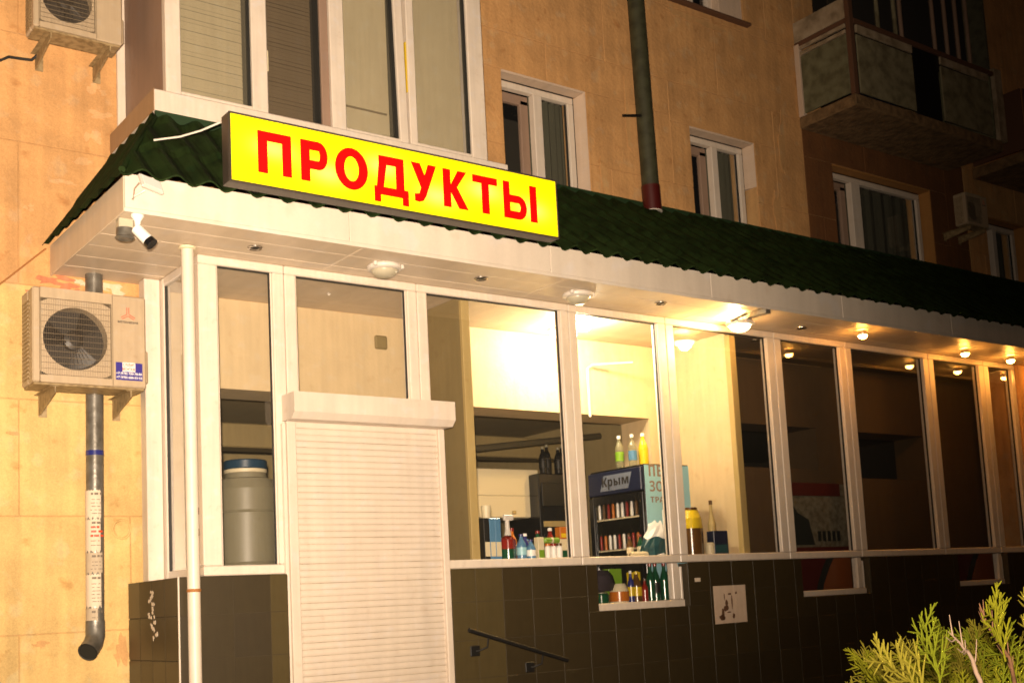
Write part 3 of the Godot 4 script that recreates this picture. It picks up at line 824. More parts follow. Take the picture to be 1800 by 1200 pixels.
	var pipe := [Vector3(3.62, 3.02, -0.74), Vector3(3.62, 3.42, -0.74), Vector3(3.66, 3.45, -0.72), Vector3(3.95, 3.46, -0.55)]
	obj("conduit", MB.new().tube(pipe, 0.011, 0.011, 8), M.wire_white, t)

func canopy() -> void:
	var t := thing("canopy", "white boarded canopy with scalloped green metal tile roof along the shop front", "canopy")
	var x0 := -0.626; var x1 := 11.2; var zf := 0.623
	# soffit boards
	var cuts := [x0 + 0.012, 0.82, 2.38, 3.94, 5.5, 7.06, 8.62, 10.0, x1]
	for i in cuts.size() - 1:
		for k in 6:
			var za := BZ + 0.004 + k * 0.2305; var zb := za + 0.2285
			obj("soffit_board", B(cuts[i] + 0.0015, SOF + rng.randf_range(-0.0008, 0.0008), za, cuts[i + 1] - 0.0015, SOF + 0.016, zb, 0.003), M.white_soffit, t)
	obj("soffit_back", B(x0 + 0.012, SOF + 0.017, BZ + 0.004, x1, SOF + 0.03, zf - 0.004), M.grout, t)
	cuts = [x0, 0.7, 2.2, 3.7, 5.2, 6.7, 8.2, 9.7, x1]
	for i in cuts.size() - 1:
		obj("fascia_board", B(cuts[i] + 0.001, SOF - 0.012, zf - 0.016, cuts[i + 1] - 0.001, 3.885, zf, 0.003), M.white_fascia, t)
	obj("fascia_board", B(x0 - 0.001, SOF - 0.012, BZ + 0.003, x0 + 0.011, 3.875, zf - 0.018, 0.003), M.white_soffit, t)
	obj("drip_trim", B(x0 - 0.004, SOF - 0.02, zf - 0.003, x1, SOF + 0.004, zf + 0.006, 0.003), M.white_fascia, t)
	# roof: metal tiles in sheets, front slope and hipped left end
	var slope := 0.735; var ze := 0.672; var ye := 3.862
	var hx0 := -0.665; var hx1 := -0.246
	var wave := 0.183
	var hip := func(z: float) -> float: return lerpf(hx0, hx1, clampf((ze - z) / (ze - 0.035), 0.0, 1.0))
	var n_v := 32
	var sheets := [-0.67, 0.52, 1.62, 2.72, 3.82, 4.92, 6.02, 7.12, 8.22, 9.32, 10.42, 11.3]
	for s in sheets.size() - 1:
		var mb := MB.new()
		var steps := int((sheets[s + 1] - sheets[s]) / wave * 8)
		var pt := func(x: float, v: float) -> Vector3:
			var z: float = lerpf(ze, BZ + 0.01, v)
			if x < 2.334: z = maxf(z, 0.038)
			var xx: float = maxf(x, hip.call(z))
			var d: float = fmod(v * 4.6, 1.0)
			var h: float = 0.023 * cos(TAU * x / wave) + 0.016 * (1.0 - d)
			var y: float = ye + lerpf(0.955, slope, clampf((x - 2.05) / 0.28, 0.0, 1.0)) * (ze - z)
			return Vector3(xx, y + h * 0.8, z + h * 0.55)
		for i in steps:
			var xa: float = lerpf(sheets[s], sheets[s + 1] + 0.01, float(i) / steps); var xb: float = lerpf(sheets[s], sheets[s + 1] + 0.01, float(i + 1) / steps)
			for j in n_v:
				var va := float(j) / n_v; var vb := float(j + 1) / n_v
				mb.quad(pt.call(xa, va), pt.call(xb, va), pt.call(xb, vb), pt.call(xa, vb))
			# turned-down eave lip
			var a: Vector3 = pt.call(xa, 0.0); var b: Vector3 = pt.call(xb, 0.0)
			mb.quad(a - Vector3(0, 0.010, 0.002), b - Vector3(0, 0.010, 0.002), b, a)
		obj("roof_sheet", mb, M.green_roof, t, Vector3(0, 0.004 * (s % 2) + rng.randf_range(0, 0.003), rng.randf_range(-0.006, 0.008)))
	var le := MB.new()
	var ptl := func(z: float, v: float) -> Vector3:
		var d: float = fmod(v * 2.0, 1.0)
		var h: float = 0.015 * cos(TAU * z / wave) + 0.012 * (1.0 - d)
		var x: float = lerpf(hx0, hx1, v)
		var zz: float = minf(z, lerpf(ze, 0.035, v))
		return Vector3(x - 0.5 * h, lerpf(ye - 0.01, 4.50, v) + 0.6 * h - (0.14 * clampf((zz - 0.035) / (ze - 0.035), 0, 1)) * v, zz)
	var ns := 64
	for i in ns:
		var za := lerpf(BZ + 0.008, ze, float(i) / ns); var zb := lerpf(BZ + 0.008, ze, float(i + 1) / ns)
		for j in 12:
			var va := j / 12.0; var vb := (j + 1) / 12.0
			le.quad(ptl.call(za, va), ptl.call(zb, va), ptl.call(zb, vb), ptl.call(za, vb))
	obj("hip_sheet", le, M.green_roof, t)
	obj("ridge_cap", MB.new().tube([Vector3(hx0 + 0.01, ye + 0.02, ze), Vector3(lerpf(hx0, hx1, 0.5), ye + 0.02 + 0.5 * 0.955 * (ze - 0.035), lerpf(ze, 0.035, 0.5)), Vector3(hx1, ye + 0.01 + 0.955 * (ze - 0.035), 0.035)], 0.018, 0.018, 10), M.green_roof, t)
	obj("flashing", B(-0.242, 4.44, 0.020, 2.33, 4.529, 0.036, 0.002), M.green_flashing, t)
	obj("flashing", B(2.335, 4.84, BZ + 0.003, x1, 4.955, BZ + 0.03, 0.004), M.green_flashing, t)

func bar(x0: float, y0: float, x1: float, y1: float) -> PackedVector2Array:
	return PackedVector2Array([Vector2(x0, y0), Vector2(x1, y0), Vector2(x1, y1), Vector2(x0, y1)])

func ring_parts(c: Vector2, ro: Vector2, ri: Vector2, a0: float, a1: float, n: int) -> Array:
	var out := []
	for k in n:
		var p := lerpf(a0, a1, float(k) / n); var q := lerpf(a0, a1, float(k + 1) / n)
		out.append(PackedVector2Array([c + Vector2(cos(p), sin(p)) * ri, c + Vector2(cos(p), sin(p)) * ro, c + Vector2(cos(q), sin(q)) * ro, c + Vector2(cos(q), sin(q)) * ri]))
	return out

func word_letters() -> Array:
	var b := 0.079; var t := 0.317
	var V := func(a: Array) -> PackedVector2Array:
		var p := PackedVector2Array()
		for k in range(0, a.size(), 2): p.append(Vector2(a[k], a[k + 1]))
		return p
	var out := []
	out.append([bar(0.165, b, 0.222, t), bar(0.310, b, 0.365, t), bar(0.222, 0.264, 0.310, t)])
	out.append([bar(0.422, b, 0.478, t), bar(0.478, 0.264, 0.533, t), bar(0.478, 0.153, 0.533, 0.204)] + ring_parts(Vector2(0.533, 0.235), Vector2(0.057, 0.082), Vector2(0.008, 0.030), -PI / 2, PI / 2, 14))
	out.append(ring_parts(Vector2(0.742, 0.199), Vector2(0.106, 0.124), Vector2(0.047, 0.074), 0, TAU, 36))
	out.append([bar(0.922, 0.264, 1.092, t), bar(1.036, 0.128, 1.092, 0.264), V.call([0.922, 0.264, 0.905, 0.128, 0.952, 0.128, 0.974, 0.264]), bar(0.888, b, 1.119, 0.128), bar(0.888, 0.034, 0.930, b), bar(1.077, 0.034, 1.119, b)])
	out.append([V.call([1.143, t, 1.208, 0.167, 1.236, 0.2455, 1.205, t]), V.call([1.262, t, 1.236, 0.2455, 1.208, 0.167, 1.195, 0.130, 1.163, 0.124, 1.163, 0.080, 1.195, 0.076, 1.224, 0.088, 1.243, 0.120, 1.320, t])])
	out.append([bar(1.367, b, 1.421, t), V.call([1.421, 0.178, 1.455, 0.198, 1.467, 0.212, 1.540, t, 1.476, t, 1.421, 0.222]), V.call([1.421, 0.178, 1.478, b, 1.546, b, 1.467, 0.212, 1.455, 0.198])])
	out.append([bar(1.584, 0.270, 1.770, t), bar(1.650, b, 1.705, 0.270)])
	out.append([bar(1.816, b, 1.866, t), bar(1.866, b, 1.932, 0.130), bar(1.866, 0.184, 1.932, 0.234)] + ring_parts(Vector2(1.932, 0.1565), Vector2(0.064, 0.0775), Vector2(0.015, 0.0275), -PI / 2, PI / 2, 14) + [])
	out[-1].append(bar(2.024, b, 2.078, t))
	return out

func shop_sign() -> void:
	var t := thing("shop_sign", "long lit yellow sign with red word on the shop roof edge", "sign", Vector3(-0.127, 3.862, 0.725))
	var w := 2.25; var h := 0.392; var d := 0.095
	obj("case", B(0, 0, 0, w, h, d - 0.006, 0.004), M.sign_case, t)
	for q in [[0, 0, w, 0.011], [0, h - 0.010, w, h], [0, 0.011, 0.011, h - 0.010], [w - 0.009, 0.011, w, h - 0.010]]:
		obj("rim", B(q[0], q[1], d - 0.006, q[2], q[3], d + 0.006, 0.002), M.sign_case, t)
	var face := MB.new()
	face.quad_uv(Vector3(0.011, 0.011, d), Vector3(w - 0.009, 0.011, d), Vector3(w - 0.009, h - 0.010, d), Vector3(0.011, h - 0.010, d))
	obj("lit_face", face, M.sign_yellow, t)
	# the word, letter by letter
	for l in word_letters():
		var mb := MB.new()
		for poly in l: mb.prism(poly, 0.0, 0.004)
		obj("letter", mb, M.sign_red, t, Vector3(0, 0, d + 0.0008))
	var al := AreaLight3D.new()
	al.name = "sign_light"
	al.area_size = Vector2(w - 0.05, h - 0.05)
	al.light_color = Color(1.0, 0.9, 0.1); al.light_energy = 0.05; al.shadow_enabled = true; al.area_range = 30.0
	al.position = Vector3(w / 2, h / 2, d + 0.012)
	al.rotation.y = PI
	t.add_child(al)
	obj("bracket", B(0.2, 0.02, -0.35, 0.23, 0.05, 0.0), M.metal_dark, t)
	obj("bracket", B(1.9, 0.02, -0.35, 1.93, 0.05, 0.0), M.metal_dark, t)
	var c := obj("sign_cable", MB.new().tube([Vector3(-0.12, 4.235, 0.70), Vector3(-0.2, 4.20, 0.62), Vector3(-0.28, 4.185, 0.52), Vector3(-0.40, 4.17, 0.44)], 0.006, 0.006, 6), M.wire_white)
	tag(c, "thin pale cable running from the lit sign onto the green roof", "cable")

# ------------------------------------------------------------------ air conditioners, pipes, lamps, cameras
func ac_unit(label: String, at: Vector3, s: float, sticker: bool) -> Node3D:
	var t := thing("air_conditioner", label, "air conditioner", at, 0.0, "air conditioners on the facade")
	var w := 0.663 * s; var h := 0.575 * s; var d := 0.235 * s
	var hw := w / 2
	# case as a shell round the fan opening
	var gx0 := -hw + 0.045 * s; var gx1 := -hw + 0.452 * s; var gy0 := 0.056 * s; var gy1 := h - 0.062 * s
	var cx := (gx0 + gx1) / 2; var cy := (gy0 + gy1) / 2; var r := 0.187 * s
	var body := obj("case", MB.new().box(Vector3(-hw, 0.014 * s, -d), Vector3(hw, h, -d * 0.42), 0.008).box(Vector3(gx1 + 0.006, 0.014 * s, -d * 0.42), Vector3(hw, h, 0), 0.008) \
		.box(Vector3(-hw, 0.014 * s, -d * 0.42), Vector3(gx0, h, 0), 0.008).box(Vector3(gx0, 0.014 * s, -d * 0.42), Vector3(gx1 + 0.006, gy0, 0)).box(Vector3(gx0, gy1, -d * 0.42), Vector3(gx1 + 0.006, h, 0)), M.ac_body, t)
	# front plate with the round opening
	var plate := MB.new()
	var n := 32
	for k in n:
		var a0 := TAU * k / n; var a1 := TAU * (k + 1) / n
		var edge := func(a: float) -> Vector3:
			var dx := cos(a); var dy := sin(a)
			var f: float = minf(absf((gx1 - cx) / dx) if absf(dx) > 1e-5 else 99.0, absf((gy1 - cy) / dy) if absf(dy) > 1e-5 else 99.0)
			return Vector3(cx + dx * f, cy + dy * f, -0.012 * s)
		var p0 := Vector3(cx + r * cos(a0), cy + r * sin(a0), -0.012 * s); var p1 := Vector3(cx + r * cos(a1), cy + r * sin(a1), -0.012 * s)
		plate.quad(p0, edge.call(a0), edge.call(a1), p1)
		plate.quad(p0, p1, p1 - Vector3(0, 0, 0.08 * s), p0 - Vector3(0, 0, 0.08 * s))
	obj("front_plate", plate, M.ac_body, t)
	obj("cavity", B(gx0, gy0, -d * 0.415, gx1, gy1, -d * 0.40), M.ac_cavity, t)
	var fan := MB.new()
	for k in 3:
		var a := TAU * k / 3.0 + 0.5
		for q in 6:
			var b0 := a + q * 0.16; var b1 := a + (q + 1) * 0.16
			var z0 := -0.075 * s + q * 0.006 * s; var z1 := z0 + 0.006 * s
			fan.quad(Vector3(cx + 0.05 * s * cos(b0), cy + 0.05 * s * sin(b0), z0), Vector3(cx + 0.172 * s * cos(b0 - 0.1), cy + 0.172 * s * sin(b0 - 0.1), z0), Vector3(cx + 0.172 * s * cos(b1 - 0.1), cy + 0.172 * s * sin(b1 - 0.1), z1), Vector3(cx + 0.05 * s * cos(b1), cy + 0.05 * s * sin(b1), z1))
	obj("fan", fan.lathe([Vector2(0.058 * s, -0.06 * s), Vector2(0.058 * s, -0.02 * s), Vector2(0.03 * s, -0.012 * s), Vector2(0, -0.011 * s)], Transform3D(Basis(Vector3.RIGHT, PI / 2), Vector3(cx, cy, -0.03 * s)), 16), M.ac_fan, t)
	var wires := MB.new(); var thick := MB.new()
	var nx := 40
	for k in nx + 1:
		var x := lerpf(gx0 + 0.004, gx1 - 0.004, float(k) / nx)
		wires.box(Vector3(x - 0.0007, gy0, 0.000), Vector3(x + 0.0007, gy1, 0.0014))
	for k in 14:
		var y := lerpf(gy0 + 0.004, gy1 - 0.004, k / 13.0)
		thick.box(Vector3(gx0, y - 0.0012, 0.001), Vector3(gx1, y + 0.0012, 0.0034))
	thick.box(Vector3(gx0, gy0, 0.0), Vector3(gx0 + 0.004, gy1, 0.004)).box(Vector3(gx1 - 0.004, gy0, 0.0), Vector3(gx1, gy1, 0.004))
	stuff(obj("guard_wires", wires, M.ac_wire_dark, t)); stuff(obj("guard_bars", thick, M.ac_wire, t))
	obj("seam", B(gx1 + 0.008, 0.02 * s, 0.0, gx1 + 0.0105, h - 0.004, 0.0012), M.ac_wire, t)
	var ribs := MB.new()
	for k in 20: ribs.box(Vector3(-hw - 0.004, 0.04 * s + k * 0.024 * s, -d * 0.9), Vector3(-hw, 0.05 * s + k * 0.024 * s, -d * 0.25))
	obj("side_louvre", ribs, M.ac_under, t)
	obj("base_pan", B(-hw + 0.01, 0, -d + 0.01, hw - 0.01, 0.014 * s, -0.012, 0.003), M.ac_under, t)
	obj("valve_cover", B(hw, 0.05 * s, -d * 0.75, hw + 0.03 * s, 0.26 * s, -d * 0.2, 0.012), M.ac_body, t)
	for x in [-hw + 0.13 * s, hw - 0.09 * s]:
		var wz := BZ - at.z
		var side := Transform3D(Basis(Vector3(0, 0, 1), Vector3(0, 1, 0), Vector3(-1, 0, 0)), Vector3.ZERO)   # profile x runs along z
		obj("bracket", MB.new().prism(PackedVector2Array([Vector2(wz + 0.003, -0.125 * s), Vector2(wz + 0.03, -0.125 * s), Vector2(-0.015, -0.040), Vector2(-0.015, -0.002), Vector2(wz + 0.003, -0.002)]), -x - 0.004, -x + 0.004, side), M.ac_under, t)
		obj("bracket_flange", B(x - 0.03, -0.0055, wz + 0.003, x + 0.018, -0.0018, -0.012), M.ac_under, t)
		obj("bracket_plate", B(x - 0.004, -0.135 * s, wz + 0.0025, x + 0.045, -0.007, wz + 0.006), M.ac_under, t)
	# three-pointed red mark with a black line of lettering under it
	var mx := hw - 0.108 * s; var my := h - 0.118 * s
	var mark := MB.new()
	for k in 3:
		var a := PI / 2 + TAU * k / 3
		var dir := Vector2(cos(a), sin(a)); var sd := Vector2(-dir.y, dir.x)
		for o in [-0.0075, 0.0045]:
			var p0: Vector2 = dir * 0.004 + sd * o; var p1: Vector2 = dir * 0.046 + sd * o
			mark.prism(PackedVector2Array([p0 * s, p1 * s, (p1 + sd * 0.004) * s, (p0 + sd * 0.004) * s]), 0.0, 0.0012, Transform3D(Basis(), Vector3(mx, my, 0.0003)))
	obj("red_mark", mark, M.print_red, t)
	write("MITSUBISHI", t, Vector3(mx - 0.062 * s, my - 0.052 * s, 0.0003), 0.124 * s, 0.013 * s, M.print_black, 0.0, 0.001)
	if sticker:
		var st := obj("sticker", B(hw - 0.185, 0.055, 0.0002, hw - 0.024, 0.163, 0.0012), M.sticker_blue, t)
		obj("red_block", B(hw - 0.145, 0.108, 0.0012, hw - 0.068, 0.163, 0.0018), M.print_white, st)
		write("СПЛИТ", st, Vector3(hw - 0.141, 0.138, 0.0019), 0.07, 0.02, M.print_red, 0.0, 0.0006)
		write("МОНТАЖ", st, Vector3(hw - 0.144, 0.113, 0.0019), 0.075, 0.02, M.print_red, 0.0, 0.0006)
		write("+7 (978) 730-76-86", st, Vector3(hw - 0.182, 0.086, 0.0014), 0.154, 0.018, M.print_white, 0.0, 0.0006)
		write("+7 (978) 600-33-53", st, Vector3(hw - 0.182, 0.062, 0.0014), 0.154, 0.018, M.print_white, 0.0, 0.0006)
	return t

func dome_lamp(label: String, at: Vector3, lit: bool) -> Node3D:
	var t := thing("bulkhead_lamp", label, "lamp", at, 0.0, "round bulkhead lamps under the canopy")
	var dn := Transform3D(Basis(Vector3.RIGHT, PI), Vector3.ZERO)
	obj("base", MB.new().lathe([Vector2(0.104, 0.0), Vector2(0.110, 0.010), Vector2(0.108, 0.026), Vector2(0.094, 0.034), Vector2(0.08, 0.034)], dn, 32), M.lamp_plastic, t)
	for a in [0.5, 2.6, 4.7]:
		obj("lug", MB.new().lathe([Vector2(0.014, 0), Vector2(0.014, 0.022), Vector2(0.006, 0.026), Vector2(0, 0.026)], Transform3D(dn.basis, Vector3(0.112 * cos(a), 0, 0.112 * sin(a))), 10), M.lamp_plastic, t)
	var prof := []
	for k in 8: prof.append(Vector2(0.083 * cos(PI / 2 * k / 7.0), 0.032 + 0.050 * sin(PI / 2 * k / 7.0)))
	obj("lamp_dome", MB.new().lathe(prof, dn, 32), M.lamp_lit if lit else M.lamp_glass_off, t)
	return t

func omni(parent: Node, at: Vector3, c: Color, e: float, size: float) -> void:
	var l := OmniLight3D.new()
	l.name = "bulb_light"
	l.light_color = c; l.light_energy = e; l.light_size = size; l.omni_range = 40.0; l.omni_attenuation = 2.0; l.shadow_enabled = true
	l.position = at
	parent.add_child(l, true)

func downlight(label: String, at: Vector3, lit: bool) -> void:
	var t := thing("downlight", label, "downlight", at, 0.0, "recessed downlights in the canopy" )
	var dn := Transform3D(Basis(Vector3.RIGHT, PI), Vector3.ZERO)
	if lit:
		obj("cup", MB.new().lathe([Vector2(0.036, 0.0), Vector2(0.036, 0.038)], dn, 24), M.chrome, t)
		dn.origin.y = -0.036
	obj("ring", MB.new().lathe([Vector2(0.047, 0.0), Vector2(0.046, 0.006), Vector2(0.040, 0.010), Vector2(0.031, 0.004)], dn, 24), M.chrome, t)
	if lit:
		obj("lamp_bulb", MB.new().lathe([Vector2(0.036, 0.0), Vector2(0.038, 0.014), Vector2(0.027, 0.032), Vector2(0.0, 0.040)], dn, 20), M.spot_lit, t)
		omni(t, Vector3(0, -0.052, 0), Color(1.0, 0.58, 0.20), 0.034, 0.025)
	else:
		obj("lamp_glass", MB.new().lathe([Vector2(0.031, 0.001), Vector2(0.02, 0.006), Vector2(0.0, 0.007)], dn, 20), M.gasket, t)

func fittings() -> void:
	var ac := ac_unit("dirty white air conditioner with a blue phone number sticker beside the shop corner", Vector3(-0.4925, 2.937, -0.411), 1.0, true)
	ac_unit("air conditioner without sticker high on the wall above the canopy corner", Vector3(-0.545, 5.095, -0.411), 0.80, false)
	ac_unit("dark air conditioner far right under the balcony, beside the wide window", Vector3(9.0, 5.33, -0.42), 0.62, false)
	# grey rain pipe with torn notices
	var px := -0.390; var pz := -0.671
	var t := thing("grey_downpipe", "grey metal downpipe behind the lower air conditioner, covered with torn paper notices", "pipe", Vector3(px, 1.38, pz))
	obj("pipe", MB.new().tube([Vector3(0, 2.315, 0), Vector3(-0.005, 1.2, 0), Vector3(-0.012, 0.14, 0)], 0.052, 0.052, 24), M.metal_grey, t)
	obj("elbow", MB.new().tube([Vector3(-0.012, 0.19, 0.0), Vector3(-0.014, 0.10, 0.004), Vector3(-0.035, 0.055, 0.03), Vector3(-0.085, 0.01, 0.085)], 0.056, 0.058, 24, false), M.metal_grey, t)
	obj("elbow_inside", MB.new().tube([Vector3(-0.030, 0.062, 0.025), Vector3(-0.084, 0.011, 0.084)], 0.05, 0.052, 24, true), M.gasket, t)
	obj("tape", MB.new().lathe([Vector2(0.0535, 1.185), Vector2(0.0535, 1.215)], Transform3D(Basis(), Vector3(-0.005, 0, 0)), 24), M.bottle_navy, t)
	var notices := [[0.80, 0.97, -0.6, 2.0, 0], [0.60, 0.795, -0.7, 1.9, 1], [0.47, 0.595, -0.5, 2.1, 2], [0.27, 0.465, -0.8, 1.9, 3], [0.17, 0.265, -0.6, 1.5, 4]]
	for q in notices:
		var mb := MB.new()
		var ca: float = PI / 2 - q[2] - 0.9 + 0.25
		for k in 14:
			var a0: float = lerpf(q[2], q[3], k / 14.0); var a1: float = lerpf(q[2], q[3], (k + 1) / 14.0)
			var rr: float = 0.0545 + 0.0018 * q[4] / 4.0
			var j0: float = 0.012 * sin(k * 2.3 + q[4]) * rng.randf_range(0.6, 1.6); var j1: float = 0.012 * sin((k + 1) * 2.3 + q[4])
			var o := Vector3(-0.009, 0, 0)
			mb.quad(o + Vector3(-rr * cos(a0), q[0] + j0, rr * sin(a0)), o + Vector3(-rr * cos(a1), q[0] + j1, rr * sin(a1)), o + Vector3(-rr * cos(a1), q[1] + j0 * 0.4, rr * sin(a1)), o + Vector3(-rr * cos(a0), q[1] + j1 * 0.4, rr * sin(a0)))
		var nt := obj("paper_notice", mb, M.paper_worn if int(q[4]) in [2, 4] else M.paper, t)
		# printed lines on the paper
		var lines := MB.new(); var red := MB.new()
		var y: float = q[1] - 0.028
		var li := 0
		while y > q[0] + 0.02:
			var lx := -0.04 + rng.randf_range(0, 0.008)
			while lx < 0.018:
				var ww := rng.randf_range(0.008, 0.03)
				var hh := 0.013 if (li == 0 or q[4] == 1 and li < 4) else 0.004
				var target: MB = red if (q[4] == 1 and li >= 1 and li < 5) else lines
				var zz := sqrt(maxf(0.0, 0.0575 * 0.0575 - lx * lx)); var z2 := sqrt(maxf(0.0, 0.0575 * 0.0575 - (lx + ww) * (lx + ww)))
				target.quad(Vector3(lx - 0.009, y, zz), Vector3(lx + ww - 0.009, y, z2), Vector3(lx + ww - 0.009, y + hh, z2), Vector3(lx - 0.009, y + hh, zz))
				lx += ww + rng.randf_range(0.003, 0.012)
			y -= 0.026 if q[4] == 1 else (0.030 if li == 0 else 0.021)
			li += 1
		obj("print", lines, M.ink_grey, nt)
		if red.v.size(): obj("red_print", red, M.print_red, nt)
	# white pole under the canopy corner
	t = thing("white_pole", "white painted pole from the canopy corner down past the tiled base", "pole", Vector3(-0.1, 0.0, 0.13))
	obj("pole", MB.new().tube([Vector3(0, SOF - 0.004, 0), Vector3(0, 1.8, 0), Vector3(0, 0.0, 0)], 0.036, 0.036, 24), M.white_fascia, t)
	obj("collar", MB.new().lathe([Vector2(0.05, SOF - 0.004), Vector2(0.05, SOF - 0.016), Vector2(0.037, SOF - 0.02)], Transform3D(), 24), M.cream, t)
	obj("clamp", MB.new().lathe([Vector2(0.0385, 1.700), Vector2(0.0405, 1.704), Vector2(0.0405, 1.714), Vector2(0.0385, 1.718)], Transform3D(), 24), M.rust, t)
	for y in [2.015, 2.135]:
		var lab := MB.new()
		for k in 6:
			var a0 := 2.2 + k * 0.13; var a1 := a0 + 0.13
			lab.quad(Vector3(-0.0368 * cos(a1), y, 0.0368 * sin(a1)), Vector3(-0.0368 * cos(a0), y, 0.0368 * sin(a0)), Vector3(-0.0368 * cos(a0), y + 0.04, 0.0368 * sin(a0)), Vector3(-0.0368 * cos(a1), y + 0.04, 0.0368 * sin(a1)))
		obj("faded_label", lab, M.taupe_panel if y > 2.1 else M.board_pale, t)
	# green drain pipe on the upper wall
	t = thing("green_drainpipe", "dark green drainpipe with a dark red sleeve on the upper wall between two windows", "pipe", Vector3(4.425, 4.89, BZ + 0.075))
	obj("pipe", MB.new().tube([Vector3(-0.055, 4.6, 0), Vector3(-0.03, 2.0, 0), Vector3(0, 0.18, 0)], 0.076, 0.076, 20), M.green_pipe, t)
	obj("sleeve", MB.new().tube([Vector3(0, 0.20, 0), Vector3(0.01, -0.03, 0)], 0.083, 0.081, 20), M.red_sleeve, t)
	obj("rim", MB.new().tube([Vector3(0.01, -0.025, 0), Vector3(0.01, -0.032, 0)], 0.083, 0.084, 20), M.wire_white, t)
	obj("clip", MB.new().tube([Vector3(-0.29, 0.775, 0.02), Vector3(-0.02, 0.83, 0.02)], 0.012, 0.012, 8), M.metal_dark, t)
	# lamps under the canopy
	dome_lamp("unlit round bulkhead lamp above the roller shutter", Vector3(1.116, SOF - 0.002, 0.30), false)
	dome_lamp("unlit round bulkhead lamp between the shutter and the glowing lamp", Vector3(2.687, SOF - 0.002, 0.30), false)
	var lit := dome_lamp("glowing bulkhead lamp hanging from a bracket under the canopy edge", Vector3(4.321, SOF - 0.045, 0.31), true)
	omni(lit, Vector3(0, -0.052, 0), Color(1.0, 0.72, 0.36), 0.06, 0.06)
	var sp := SpotLight3D.new()
	sp.name = "bulb_beam"
	sp.light_color = Color(1.0, 0.82, 0.52); sp.light_energy = 0.7; sp.light_size = 0.05; sp.spot_angle = 82.0; sp.spot_angle_attenuation = 0.6
	sp.spot_range = 40.0; sp.spot_attenuation = 2.0; sp.shadow_enabled = true
	sp.position = Vector3(0, -0.055, 0)
	sp.basis = Basis.looking_at(Vector3(-0.85, 0.05, -0.45), Vector3.UP)
	lit.add_child(sp)
	obj("bracket", B(-0.03, 0.0, 0.05, 0.03, 0.041, 0.30, 0.004), M.metal_grey, lit)
	obj("arm", MB.new().tube([Vector3(-0.09, 0.02, 0.16), Vector3(-0.12, -0.01, 0.02)], 0.012, 0.012, 8), M.metal_grey, lit)
	obj("sensor", MB.new().lathe([Vector2(0.026, 0.0), Vector2(0.028, 0.03), Vector2(0.02, 0.05), Vector2(0, 0.055)], Transform3D(Basis(Vector3.RIGHT, PI), Vector3(0.13, 0.0, -0.09)), 14), M.lamp_plastic, lit)
	var dl := [[0.249, 0.294, "unlit chrome downlight beside the white pole, left of the first round lamp", false], [1.836, 0.329, "unlit chrome downlight between the two unlit round lamps", false],
		[3.434, 0.36, "unlit downlight just left of the glowing bulkhead lamp", false], [5.131, 0.253, "unlit downlight just right of the glowing bulkhead lamp", false],
		[5.725, 0.405, "lit downlight nearest to the glowing bulkhead lamp", true], [7.368, 0.305, "middle one of the three lit downlights over the dark windows", true], [8.15, 0.292, "lit downlight farthest along the canopy, at the right picture edge", true], [9.0, 0.295, "lit downlight just past the right picture edge, mirrored in the last pane", true]]
	for q in dl: downlight(q[2], Vector3(q[0], SOF - 0.002, q[1]), q[3])
	# floodlight, junction can and surveillance camera at the canopy corner
	t = thing("floodlight", "slim white floodlight on a bent arm at the corner of the canopy board", "floodlight", Vector3(-0.585, 3.765, 0.625))
	obj("arm", MB.new().tube([Vector3(0, -0.02, 0.0), Vector3(0.0, -0.01, 0.03), Vector3(0.045, 0.02, 0.055)], 0.007, 0.007, 8), M.lamp_plastic, t)
	obj("arm", MB.new().tube([Vector3(0, -0.02, 0.01), Vector3(0.0, 0.03, 0.03), Vector3(0.02, 0.06, 0.05)], 0.004, 0.004, 6), M.taupe_panel, t)
	var fx := Transform3D(Basis(Vector3.UP, 0.35) * Basis(Vector3.RIGHT, -0.5) * Basis(Vector3(0, 0, 1), -0.12), Vector3(0.072, 0.052, 0.075))
	obj("head", MB.new().box(Vector3(-0.068, -0.045, -0.012), Vector3(0.068, 0.045, 0.010), 0.006, fx), M.lamp_plastic, t)
	obj("glass", MB.new().box(Vector3(-0.058, -0.036, 0.010), Vector3(0.058, 0.036, 0.0125), 0.002, fx), M.print_white, t)
	t = thing("junction_box", "small clear box with a chrome spot hanging under the canopy corner", "junction box", Vector3(-0.57, SOF, 0.45))
	obj("box", B(-0.04, -0.06, -0.03, 0.04, -0.002, 0.03, 0.006), M.lamp_glass_off, t)
	obj("spot", MB.new().lathe([Vector2(0.045, 0.055), Vector2(0.046, 0.10), Vector2(0.052, 0.105), Vector2(0.040, 0.115), Vector2(0.02, 0.108), Vector2(0, 0.108)], Transform3D(Basis(Vector3.RIGHT, PI), Vector3.ZERO), 20), M.metal_grey, t)
	t = thing("security_camera", "white bullet security camera with black lens hood under the canopy corner", "security camera", Vector3(-0.535, SOF, 0.55))
	obj("mount", MB.new().lathe([Vector2(0.034, 0.002), Vector2(0.034, 0.012), Vector2(0.017, 0.04), Vector2(0.014, 0.066)], Transform3D(Basis(Vector3.RIGHT, PI), Vector3.ZERO), 18), M.print_white, t)
	obj("joint", MB.new().lathe([Vector2(0, -0.016), Vector2(0.012, -0.01), Vector2(0.016, 0), Vector2(0.012, 0.01), Vector2(0, 0.016)], Transform3D(Basis(), Vector3(0, -0.074, 0)), 12), M.print_white, t)
	var d := Vector3(0.50, -0.72, 0.42).normalized()
	var p := Vector3(0.0, -0.085, 0.0)
	obj("body", MB.new().tube([p - d * 0.01, p + d * 0.085], 0.030, 0.032, 18), M.print_white, t)
	obj("lens_hood", MB.new().tube([p + d * 0.085, p + d * 0.115], 0.033, 0.034, 18), M.black_gloss, t)
